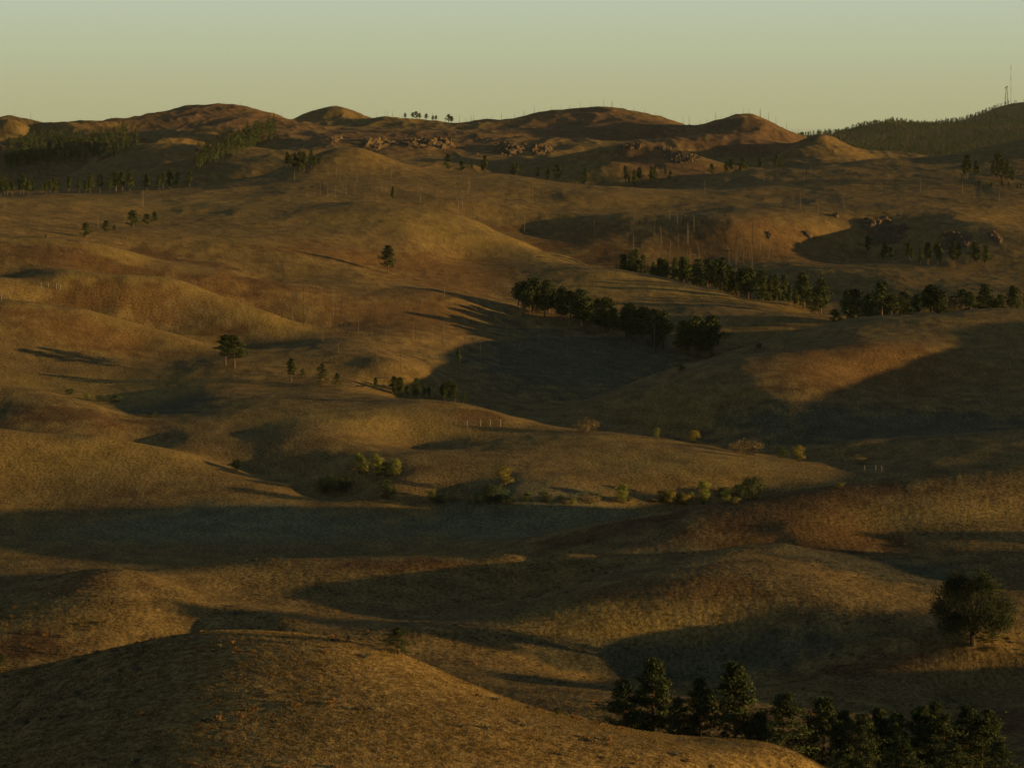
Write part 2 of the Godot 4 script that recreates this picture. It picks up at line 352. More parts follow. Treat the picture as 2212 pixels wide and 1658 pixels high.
func ground_material() -> StandardMaterial3D:
	var m := StandardMaterial3D.new()
	m.vertex_color_use_as_albedo = true
	m.roughness = 1.0
	m.metallic_specular = 0.1
	# dry grass: clumps a few metres wide down to single tufts, as tint and as relief
	var n := FastNoiseLite.new(); make_noise(n, 41, 26.0, 5, 0.82)
	var img := n.get_seamless_image(1024, 1024)
	img.convert(Image.FORMAT_RGBA8)
	var tint := Image.create_empty(1024, 1024, false, Image.FORMAT_RGB8)
	for y in 1024:
		for x in 1024:
			var g := clampf((img.get_pixel(x, y).r - 0.5) * 2.4 + 0.58, 0.0, 1.0)
			tint.set_pixel(x, y, Color(0.56 + 0.44 * g, 0.53 + 0.47 * g, 0.52 + 0.48 * g))
	tint.generate_mipmaps()
	m.albedo_texture = ImageTexture.create_from_image(tint)
	img.bump_map_to_normal_map(7.0)
	m.normal_enabled = true; m.normal_texture = ImageTexture.create_from_image(img); m.normal_scale = 0.45
	m.uv1_triplanar = true; m.uv1_world_triplanar = true; m.uv1_scale = Vector3.ONE / 44.0
	return m

# what grows where, with lit crests and shaded hollows painted in: column, row, half width, half height, kind of cover
const COVER_AND_SHADE := [[150, 560, 230, 34, 2], [480, 600, 260, 40, 1], [980, 590, 200, 50, 1], [700, 540, 200, 26, 1], [860, 690, 260, 60, 1], [260, 720, 260, 40, 1],
	[1850, 780, 330, 70, 1], [1700, 1088, 330, 26, 2], [1300, 1150, 160, 18, 2], [1420, 1270, 290, 34, 1], [1350, 1300, 160, 14, 2], [60, 1400, 130, 36, 2], [880, 1218, 190, 12, 2],
	[1120, 1050, 190, 20, 2], [150, 895, 230, 26, 2], [160, 1258, 150, 20, 1], [1900, 1430, 260, 22, 2], [2160, 1560, 130, 60, 2], [480, 1392, 90, 20, 2], [150, 1640, 160, 30, 1], [1030, 900, 70, 20, 2],
	[500, 1140, 560, 60, 6], [1200, 1120, 330, 40, 6], [1250, 780, 330, 90, 3], [1900, 1225, 260, 30, 3], [1500, 1440, 420, 30, 3], [1900, 920, 420, 40, 3], [350, 880, 130, 22, 3], [220, 660, 60, 16, 3],  # valley meadow, then dull olive that paints in the shade of the hollows
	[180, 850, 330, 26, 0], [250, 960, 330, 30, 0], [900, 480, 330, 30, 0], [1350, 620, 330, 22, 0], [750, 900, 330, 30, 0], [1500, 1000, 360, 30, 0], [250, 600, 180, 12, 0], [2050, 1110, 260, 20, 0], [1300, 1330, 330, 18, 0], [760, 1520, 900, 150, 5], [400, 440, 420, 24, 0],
	[1300, 275, 330, 40, 4], [450, 255, 330, 36, 4], [850, 300, 330, 34, 4], [1650, 300, 260, 50, 4], [1420, 345, 140, 40, 4], [80, 320, 260, 50, 4], [2000, 300, 360, 60, 4], [1600, 520, 330, 60, 1], [1250, 520, 200, 40, 1],
	[60, 660, 140, 7, 0], [250, 690, 110, 9, 0], [390, 730, 90, 9, 0], [200, 600, 170, 7, 0], [420, 618, 70, 8, 0], [520, 655, 70, 10, 0], [620, 695, 80, 10, 0], [80, 520, 150, 6, 0], [270, 545, 80, 8, 0], [420, 582, 90, 8, 0], [560, 625, 70, 10, 0], [520, 518, 140, 7, 0], [660, 560, 80, 9, 0],  # straw on the spur crests, pale to paint their lit edge too
	[200, 655, 120, 12, 2], [360, 690, 110, 14, 2], [470, 715, 80, 16, 2], [250, 580, 180, 8, 2], [420, 597, 80, 9, 2], [520, 635, 80, 12, 2], [600, 665, 70, 12, 2], [330, 552, 90, 8, 2], [450, 572, 90, 8, 2], [560, 605, 80, 10, 2],  # dark rust behind those crests, standing in for the shade there too
	[900, 462, 130, 10, 0], [1050, 500, 70, 12, 0], [1180, 550, 90, 12, 0], [1350, 598, 120, 10, 0], [1550, 638, 120, 10, 0], [1100, 495, 80, 12, 2], [1200, 530, 80, 12, 2], [1330, 570, 100, 12, 2], [1300, 945, 200, 8, 0], [1600, 985, 140, 8, 0], [300, 640, 220, 24, 1], [120, 690, 200, 24, 1]]  # likewise on the central hill and tongue: lit crests, shaded feet, some rust
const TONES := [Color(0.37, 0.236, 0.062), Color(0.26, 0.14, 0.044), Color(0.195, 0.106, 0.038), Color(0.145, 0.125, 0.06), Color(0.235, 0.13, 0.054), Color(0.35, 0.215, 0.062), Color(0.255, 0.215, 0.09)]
var cover := []

func lay_cover_and_shade() -> void:
	for c in COVER_AND_SHADE:
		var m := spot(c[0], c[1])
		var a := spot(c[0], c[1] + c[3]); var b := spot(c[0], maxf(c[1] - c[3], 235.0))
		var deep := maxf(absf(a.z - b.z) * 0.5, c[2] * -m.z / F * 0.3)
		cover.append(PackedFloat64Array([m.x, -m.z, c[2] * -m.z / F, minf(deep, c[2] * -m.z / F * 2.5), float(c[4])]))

func ground_color(x: float, d: float, h := 0.0) -> Color:
	var p := patchy.get_noise_3d(x, h * 3.0, d)
	var s := streak.get_noise_3d(x, h * 3.0, d)
	var c: Color = Color(0.33, 0.206, 0.06).lerp(Color(0.245, 0.156, 0.052), smoothstep(-0.35, 0.35, p * 0.8 - s * 0.4))
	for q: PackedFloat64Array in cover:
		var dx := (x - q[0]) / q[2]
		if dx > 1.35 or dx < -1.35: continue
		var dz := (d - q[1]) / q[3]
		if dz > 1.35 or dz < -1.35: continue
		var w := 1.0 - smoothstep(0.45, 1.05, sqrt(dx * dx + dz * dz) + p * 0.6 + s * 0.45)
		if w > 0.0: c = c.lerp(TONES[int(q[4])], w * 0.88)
	c = c * (1.0 + 0.38 * s + 0.2 * p + 0.22 * rough.get_noise_3d(x, h * 3.0, d))
	c.a = 1.0
	return c

func build_ground() -> void:
	var us := PackedFloat64Array()
	var u := -1.3
	while u < 1.3:
		us.append(u)
		var o := absf(u) - 0.235
		u += 0.00062 if o <= 0.0 else minf(0.00062 + o * 0.12, 0.05)
	var ds := PackedFloat64Array()
	var d := 60.0
	while d < 9500.0:
		ds.append(d)
		var st := 0.0035
		if d < 185.0: st = 0.05
		elif d > 3000.0: st = 0.01
		d *= 1.0 + st
	var nu := us.size(); var nd := ds.size()
	var pos := PackedVector3Array(); pos.resize(nu * nd)
	var col := PackedColorArray(); col.resize(nu * nd)
	var nrm := PackedVector3Array(); nrm.resize(nu * nd)
	for i in nu:
		var uu := us[i]
		for j in nd:
			var dd := ds[j]
			var x := uu * dd
			var h := smooth_ground(uu, dd) + relief(x, dd) + rough.get_noise_2d(x, dd) * 0.05 * (1.0 - smoothstep(350.0, 700.0, dd))
			pos[i * nd + j] = Vector3(x, EYE + h, -dd)
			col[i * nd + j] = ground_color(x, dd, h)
	var idx := PackedInt32Array(); idx.resize((nu - 1) * (nd - 1) * 6)
	var k := 0
	for i in nu - 1:
		for j in nd - 1:
			var a := i * nd + j
			idx[k] = a; idx[k + 1] = a + 1; idx[k + 2] = a + nd
			idx[k + 3] = a + 1; idx[k + 4] = a + nd + 1; idx[k + 5] = a + nd
			k += 6
			if true:
				var e1 := pos[a + nd] - pos[a]; var e2 := pos[a + 1] - pos[a]
				nrm[a] = e1.cross(e2).normalized()
	for i in nu: nrm[i * nd + nd - 1] = nrm[i * nd + nd - 2]
	for j in nd: nrm[(nu - 1) * nd + j] = nrm[(nu - 2) * nd + j]
	var arr := []; arr.resize(Mesh.ARRAY_MAX)
	arr[Mesh.ARRAY_VERTEX] = pos; arr[Mesh.ARRAY_NORMAL] = nrm; arr[Mesh.ARRAY_COLOR] = col; arr[Mesh.ARRAY_INDEX] = idx
	var am := ArrayMesh.new(); am.add_surface_from_arrays(Mesh.PRIMITIVE_TRIANGLES, arr)
	am.surface_set_material(0, ground_material())
	var mi := MeshInstance3D.new(); mi.name = "terrain"; mi.mesh = am; mi.set_meta("kind", "structure"); add_child(mi)

# ---------------------------------------------------------------- builders
class Builder:
	var v := PackedVector3Array()
	var n := PackedVector3Array()
	var c := PackedColorArray()
	func tri(a: Vector3, b: Vector3, d: Vector3, col: Color, up := Vector3.ZERO) -> void:
		var f := (d - a).cross(b - a)
		if f.length_squared() < 1e-14: return
		f = f.normalized()
		if up != Vector3.ZERO:
			if f.dot(up) < 0.0:
				f = -f
				var t := b; b = d; d = t
			f = (f + up * 0.6).normalized()
		v.append(a); v.append(b); v.append(d)
		for i in 3: n.append(f); c.append(col)
	func quad(a: Vector3, b: Vector3, d: Vector3, e: Vector3, col: Color) -> void:
		tri(a, b, d, col); tri(a, d, e, col)
	func tube(path: Array, radii: Array, sides: int, col: Color, capped := true) -> void:
		var rings := []
		for i in path.size():
			var dir: Vector3 = (path[mini(i + 1, path.size() - 1)] - path[maxi(i - 1, 0)]).normalized()
			var s := dir.cross(Vector3(0.31, 0.2, 0.93)).normalized()
			var t := dir.cross(s)
			var r := []
			for k in sides:
				var an := TAU * k / sides
				r.append(path[i] + (s * cos(an) + t * sin(an)) * radii[i])
			rings.append(r)
		for i in path.size() - 1:
			var mid: Vector3 = (path[i] + path[i + 1]) * 0.5
			for k in sides:
				var k2 := (k + 1) % sides
				var o: Vector3 = ((rings[i][k] + rings[i][k2]) * 0.5 - mid).normalized()
				for q in [[rings[i][k], rings[i + 1][k], rings[i + 1][k2]], [rings[i][k], rings[i + 1][k2], rings[i][k2]]]:
					var f: Vector3 = (q[2] - q[0]).cross(q[1] - q[0])
					if f.dot(o) < 0.0: tri(q[0], q[2], q[1], col)
					else: tri(q[0], q[1], q[2], col)
		if capped:
			var e := path.size() - 1
			for k in range(1, sides - 1): tri(rings[e][0], rings[e][k], rings[e][k + 1], col)
	# a spray of small leaf faces round a twig end
	func spray(at: Vector3, r: float, count: int, size: float, col: Color, out: Vector3, g: RandomNumberGenerator) -> void:
		for i in count:
			var p := at + Vector3(g.randf_range(-1, 1), g.randf_range(-0.8, 0.8), g.randf_range(-1, 1)) * r
			var a := Vector3(g.randf_range(-1, 1), g.randf_range(-1, 1), g.randf_range(-1, 1)).normalized()
			var b := a.cross(Vector3(g.randf_range(-1, 1), g.randf_range(-1, 1), g.randf_range(-1, 1))).normalized()
			var s := size * g.randf_range(0.6, 1.35)
			var k := col * g.randf_range(0.72, 1.3)
			tri(p - a * s * 0.5, p + b * s * 0.42, p + a * s * 0.55, k, out)
	func mesh(m: Material) -> ArrayMesh:
		var arr := []; arr.resize(Mesh.ARRAY_MAX)
		arr[Mesh.ARRAY_VERTEX] = v; arr[Mesh.ARRAY_NORMAL] = n; arr[Mesh.ARRAY_COLOR] = c
		var am := ArrayMesh.new(); am.add_surface_from_arrays(Mesh.PRIMITIVE_TRIANGLES, arr)
		am.surface_set_material(0, m)
		return am

var mats := {}
func matter(key: String, rough_ := 0.95, back := 0.0) -> StandardMaterial3D:
	if mats.has(key): return mats[key]
	var m := StandardMaterial3D.new()
	m.vertex_color_use_as_albedo = true; m.roughness = rough_; m.metallic_specular = 0.15
	m.cull_mode = BaseMaterial3D.CULL_DISABLED
	if back > 0.0:
		m.backlight_enabled = true; m.backlight = Color(back, back, back * 0.7)
	mats[key] = m
	return m

var taken := {}
func numbered(called: String) -> String:
	var k: int = taken.get(called, 0)
	taken[called] = k + 1
	return called if k == 0 else "%s_%03d" % [called, k]

func part(called: String, mesh: Mesh, parent: Node) -> MeshInstance3D:
	var o := MeshInstance3D.new(); o.name = called; o.mesh = mesh
	parent.add_child(o, true)
	return o

func thing(called: String, label: String, category: String, at: Vector3, group := "") -> Node3D:
	var o := Node3D.new(); o.name = numbered(called); add_child(o)
	o.position = at; o.set_meta("label", label); o.set_meta("category", category)
	if group: o.set_meta("group", group)
	return o

# a kind of tree: [height, [part name, mesh] ...]
func plant_one(kind: Array, called: String, label: String, category: String, at: Vector3, tall: float, wide: float, group := "") -> Node3D:
	var t := thing(called, label, category, at, group)
	var s: float = tall / kind[0]
	t.scale = Vector3(s * wide, s, s * wide)
	t.rotation.y = rng.randf() * TAU
	for i in range(1, kind.size()): part(kind[i][0], kind[i][1], t)
	return t

# ponderosa pine: bare lower trunk, limbs, rounded-conical crown of needle sprays
func pine_kind(s: int, tall: float, from: float, spread: float, limbs: int, per: int, size: float, green: Color) -> Array:
	var g := RandomNumberGenerator.new(); g.seed = s
	var bark := Color(0.15, 0.088, 0.05)
	var tr := Builder.new(); var cr := Builder.new()
	var path := []; var radii := []
	var off := Vector3.ZERO
	for i in 7:
		var f := i / 6.0
		path.append(Vector3(off.x, tall * 0.97 * f - 0.25 * float(i == 0), off.z)); radii.append(lerpf(0.021, 0.003, pow(f, 0.8)) * tall)
		off += Vector3(g.randf_range(-1, 1), 0, g.randf_range(-1, 1)) * tall * 0.008
	tr.tube(path, radii, 6, bark)
	for b in limbs:
		var f := (b + g.randf()) / limbs
		f = pow(f, 0.85)
		var t := lerpf(from, 0.985, f)
		var y := t * tall
		var k := clampf(t * 6.0, 0.0, 5.999)
		var stem: Vector3 = path[int(k)].lerp(path[int(k) + 1], k - int(k))
		var prof := pow(1.0 - f, 0.62) * smoothstep(-0.25, 0.2, f) + 0.07
		var reach := spread * tall * prof * g.randf_range(0.45, 1.25)
		var an := g.randf() * TAU
		if sin(an * 2.0 + s) > 0.75: reach *= 0.55
		var dir := Vector3(cos(an), 0.0, sin(an))
		var tip := stem + dir * reach + Vector3.UP * reach * g.randf_range(-0.12, 0.45)
		tr.tube([stem, stem.lerp(tip, 0.5) - Vector3.UP * reach * 0.06, tip], [0.006 * tall * (1.15 - f), 0.004 * tall * (1.15 - f), 0.001 * tall], 3, bark, false)
		for q in per:
			var w := g.randf_range(0.5, 1.06)
			var p := stem.lerp(tip, w) + Vector3(g.randf_range(-1, 1), g.randf_range(-0.4, 0.55), g.randf_range(-1, 1)) * (reach * 0.13 + size * 0.5)
			var out := (p - Vector3(stem.x, tall * lerpf(from, 1.0, 0.35), stem.z)).normalized()
			cr.spray(p, size * 1.1, 5, size, green * g.randf_range(0.75, 1.25), out, g)
	for b in int(limbs * 0.25):                       # dead twigs under the crown
		var y := g.randf_range(from * 0.45, from) * tall
		var an := g.randf() * TAU
		var p := Vector3(0, y, 0)
		tr.tube([p, p + Vector3(cos(an), g.randf_range(-0.25, 0.2), sin(an)) * tall * g.randf_range(0.04, 0.11)], [0.004 * tall, 0.001 * tall], 3, bark * 1.2, false)
	return [tall, ["trunk", tr.mesh(matter("bark"))], ["crown", cr.mesh(matter("needles", 0.9, 0.06))]]

# broadleaf tree or shrub: several stems and lobes of leaves with gaps
func leafy_kind(s: int, tall: float, wide: float, from: float, lobes: int, per: int, size: float, leaf: Color, stems: int) -> Array:
	var g := RandomNumberGenerator.new(); g.seed = s
	var bark := Color(0.085, 0.062, 0.042)
	var tr := Builder.new(); var cr := Builder.new()
	var heart := Vector3(0, tall * lerpf(from, 1.0, 0.45), 0)
	for l in lobes:
		var an := g.randf() * TAU
		var f := sqrt(g.randf())
		var y := lerpf(from + 0.08, 0.9, g.randf())
		var band := 1.0 - pow(absf((y - from) / (1.0 - from) - 0.42) * 1.5, 2.0)
		var p := Vector3(cos(an) * f * wide * 0.42 * maxf(band, 0.25), y * tall, sin(an) * f * wide * 0.42 * maxf(band, 0.25))
		if stems == 1:
			var t := (y - from) / (1.0 - from)
			var rim := sqrt(maxf(1.0 - t * t * 1.05, 0.02)) * (0.8 + 0.2 * smoothstep(0.0, 0.2, t))
			p = Vector3(cos(an) * sqrt(f) * wide * 0.4 * rim, y * tall, sin(an) * sqrt(f) * wide * 0.4 * rim)
		var base := Vector3(cos(an), 0, sin(an)) * wide * 0.03 * minf(stems, 3)
		if stems == 1: base = Vector3(0, tall * from * g.randf_range(0.55, 1.3) + 0.2, 0)
		if l < (26 if stems == 1 else stems * 4):
			tr.tube([base - Vector3(0, 0.2, 0), base.lerp(p, 0.45) + Vector3.UP * tall * 0.06, p], [tall * (0.014 if stems == 1 else 0.022) / sqrt(stems), tall * 0.009 / sqrt(stems), tall * 0.003], 4, bark, false)
		var r := wide * (g.randf_range(0.08, 0.15) if stems == 1 else g.randf_range(0.13, 0.22))
		var tint := leaf * g.randf_range(0.75, 1.25)
		for q in per:
			var o := Vector3(g.randfn(), g.randfn() * 0.8, g.randfn()).normalized() * r * pow(g.randf(), 0.45)
			cr.spray(p + o, size, 3, size, tint, (p + o - heart).normalized(), g)
	if stems == 1:
		tr.tube([Vector3(0, -0.3, 0), Vector3(0.01, from * 0.6, 0) * tall, heart], [tall * 0.04, tall * 0.03, tall * 0.01], 7, bark, false)
	return [tall, ["stems" if stems > 1 else "trunk", tr.mesh(matter("bark"))], ["crown", cr.mesh(matter("leaves", 0.85, 0.2))]]

# fire-killed trunk with broken stubs
func snag_kind(s: int, tall: float, stubs: int, lean: float) -> Array:
	var g := RandomNumberGenerator.new(); g.seed = s
	var b := Builder.new()
	var wood := Color(0.2, 0.152, 0.1) if s % 3 else Color(0.05, 0.04, 0.032)
	var path := []; var radii := []
	for i in 5:
		var f := i / 4.0
		path.append(Vector3(lean * f * f * tall + g.randf_range(-1, 1) * 0.02 * tall * f, tall * f - 0.3 * float(i == 0), g.randf_range(-1, 1) * 0.01 * tall * f))
		radii.append(lerpf(0.022, 0.008, f) * tall)
	b.tube(path, radii, 5, wood)
	for i in stubs:
		var f := g.randf_range(0.4, 0.97)
		var p: Vector3 = path[int(f * 4.0)].lerp(path[mini(int(f * 4.0) + 1, 4)], f * 4.0 - int(f * 4.0))
		var an := g.randf() * TAU
		var l := tall * g.randf_range(0.05, 0.16) * (1.2 - f * 0.5)
		b.tube([p, p + Vector3(cos(an), g.randf_range(-0.1, 0.7), sin(an)) * l], [tall * 0.006, tall * 0.002], 3, wood, false)
	return [tall, ["trunk", b.mesh(matter("deadwood"))]]

# one angular block of weathered rock, about a metre across
func rock_mesh(s: int) -> ArrayMesh:
	var g := RandomNumberGenerator.new(); g.seed = s
	var nn := FastNoiseLite.new(); make_noise(nn, s, 0.9, 2)
	var planes := []
	for i in 9: planes.append([Vector3(g.randfn(), g.randfn() * 0.8, g.randfn()).normalized(), g.randf_range(0.3, 0.48)])
	var sp := SphereMesh.new(); sp.radius = 0.6; sp.height = 1.2; sp.radial_segments = 12; sp.rings = 7
	var st := SurfaceTool.new(); st.create_from(sp, 0)
	var md: Array = st.commit_to_arrays()
	var vs: PackedVector3Array = md[Mesh.ARRAY_VERTEX]; var ix: PackedInt32Array = md[Mesh.ARRAY_INDEX]
	for i in vs.size():
		var p := vs[i]
		for q in planes:
			var over: float = p.dot(q[0]) - q[1]
			if over > 0.0: p -= q[0] * over
		vs[i] = p * (1.0 + 0.18 * nn.get_noise_3dv(p * 2.0))
	var b := Builder.new()
	for i in range(0, ix.size(), 3):
		var k := g.randf_range(0.8, 1.15)
		b.tri(vs[ix[i]], vs[ix[i + 1]], vs[ix[i + 2]], Color(0.098, 0.063, 0.031) * k)
	return b.mesh(matter("stone"))

# a face of broken rock standing out of the slope: blocks of different height with steep steps between them
func crag_mesh(c: Vector3, half_x: float, half_z: float, tall: float, block: float, s: int) -> ArrayMesh:
	var cells := FastNoiseLite.new()
	cells.seed = s; cells.noise_type = FastNoiseLite.TYPE_CELLULAR; cells.frequency = 1.0 / block
	cells.cellular_return_type = FastNoiseLite.RETURN_CELL_VALUE; cells.cellular_jitter = 0.9
	var b := Builder.new()
	var step := block * 0.24
	var nx := int(half_x * 2.0 / step) + 1; var nz := int(half_z * 2.0 / step) + 1
	nx = mini(nx, 130); nz = mini(nz, 60)
	var pts := []; var tone := []
	for i in nx + 1:
		for j in nz + 1:
			var fx := i / float(nx) * 2.0 - 1.0; var fz := j / float(nz) * 2.0 - 1.0
			var x := c.x + fx * half_x; var d := -c.z - fz * half_z
			var edge := sqrt(fx * fx + fz * fz) + 0.35 * streak.get_noise_2d(x * 0.5, d * 0.5)
			var v := cells.get_noise_2d(x, d * 0.7) * 0.5 + 0.5
			var up := (v * 1.25 - 0.3) * tall * (1.0 - smoothstep(0.55, 1.0, edge)) - 0.8 * smoothstep(0.4, 0.9, edge)
			pts.append(Vector3(x, EYE + ground(x, d) + up, -d) - c)
			tone.append(0.75 + 0.5 * (cells.get_noise_2d(x + 300.0, d * 0.7) * 0.5 + 0.5))
	for i in nx:
		for j in nz:
			var a := i * (nz + 1) + j
			var col: Color = Color(0.11, 0.07, 0.034) * tone[a]
			b.tri(pts[a], pts[a + 1], pts[a + nz + 1], col, Vector3.UP * 0.001)
			b.tri(pts[a + 1], pts[a + nz + 2], pts[a + nz + 1], col, Vector3.UP * 0.001)
	return b.mesh(matter("stone"))

# ---------------------------------------------------------------- placing
var pines := []      # near pines
var far_pines := []  # the same tree, fewer faces
var snags := []
var shrubs := {}

func at_dist(px: float, d: float) -> Vector3:
	return on_ground((px - CX) / F * d, d)

func crest_spot(px: float, d0: float, d1: float) -> Vector3:
	var u := (px - CX) / F
	var best := -1e9; var bd := d0; var d := d0
	while d < d1:
		var e := ground(u * d, d) / d
		if e > best: best = e; bd = d
		d *= 1.002
	return on_ground(u * bd, bd)

func along(line: Array, t: float) -> Vector2:
	var f := t * (line.size() - 1)
	var i := mini(int(f), line.size() - 2)
	return Vector2(line[i][0], line[i][1]).lerp(Vector2(line[i + 1][0], line[i + 1][1]), f - i)

func make_kinds() -> void:
	var green := Color(0.062, 0.07, 0.022)
	for i in 5:
		pines.append(pine_kind(100 + i, 12.0, [0.3, 0.22, 0.36, 0.3, 0.06][i], [0.19, 0.21, 0.17, 0.25, 0.32][i], 80, 20, 0.31, green))
		far_pines.append(pine_kind(200 + i, 12.0, [0.3, 0.2, 0.36, 0.28, 0.1][i], [0.19, 0.24, 0.18, 0.22, 0.28][i], 34, 9, 0.7, green))
	for i in 7: snags.append(snag_kind(300 + i, 10.0, [3, 7, 2, 10, 5, 1, 6][i], [0.0, 0.05, -0.03, 0.0, 0.09, 0.0, -0.06][i]))
	shrubs["gold"] = leafy_kind(401, 5.0, 4.6, 0.12, 26, 34, 0.26, Color(0.22, 0.165, 0.034), 4)
	shrubs["lime"] = leafy_kind(402, 5.0, 4.4, 0.1, 26, 34, 0.26, Color(0.2, 0.19, 0.035), 4)
	shrubs["dull"] = leafy_kind(403, 4.0, 5.0, 0.08, 22, 26, 0.24, Color(0.2, 0.14, 0.06), 6)
	shrubs["green"] = leafy_kind(404, 4.0, 4.6, 0.06, 26, 34, 0.24, Color(0.06, 0.07, 0.025), 5)
	shrubs["oak"] = leafy_kind(411, 11.4, 15.5, 0.2, 40, 280, 0.28, Color(0.04, 0.045, 0.017), 1)

const ONES := ["first", "second", "third", "fourth", "fifth", "sixth", "seventh", "eighth", "ninth", "tenth", "eleventh", "twelfth", "thirteenth", "fourteenth", "fifteenth", "sixteenth", "seventeenth", "eighteenth", "nineteenth"]
const TENS := ["twent", "thirt", "fort", "fift", "sixt", "sevent"]
func ordinal(i: int) -> String:
	if i < 19: return ONES[i]
	var n := i + 1
	return TENS[n / 10 - 2] + ("ieth" if n % 10 == 0 else "y-" + ONES[n % 10 - 1])

# one of many alike: told apart by its place counted along the row
func row_of(called: String, category: String, kinds: Array, spots: Array, label: String, group: String) -> void:
	spots.sort_custom(func(a, b): return a[0].x / -a[0].z < b[0].x / -b[0].z)
	for i in spots.size():
		plant_one(kinds[spots[i][3]], called, "%s, %s from the left" % [label, ordinal(i)], category, spots[i][0], spots[i][1], spots[i][2], group)

func stand_of(line: Array, count: int, up_px: float, low: float, high: float, label: String, group: String, by_dist := false, jitter := 12.0, wide := 0.92) -> void:
	var spots := []
	for i in count:
		var p := along(line, clampf((i + rng.randf_range(-0.45, 1.45)) / count, 0.0, 1.0))
		var at: Vector3
		if by_dist: at = at_dist(p.x + rng.randf_range(-6, 6), p.y + rng.randf_range(-jitter, jitter))
		else: at = spot(p.x + rng.randf_range(-6, 6), p.y - rng.randf() * up_px)
		spots.append([at, lerpf(low * 0.7, high, pow(rng.randf(), 0.7)), wide * rng.randf_range(0.7, 1.3), rng.randi() % 5])
	row_of("pine_tree", "tree", far_pines, spots, label, group)

func one_pine(px: float, py: float, tall_px: float, wide: float, k: int, label: String, near := false) -> void:
	var at := spot(px, py)
	plant_one((pines if near else far_pines)[k], "pine_tree", label, "tree", at, tall_px * -at.z / F, wide)

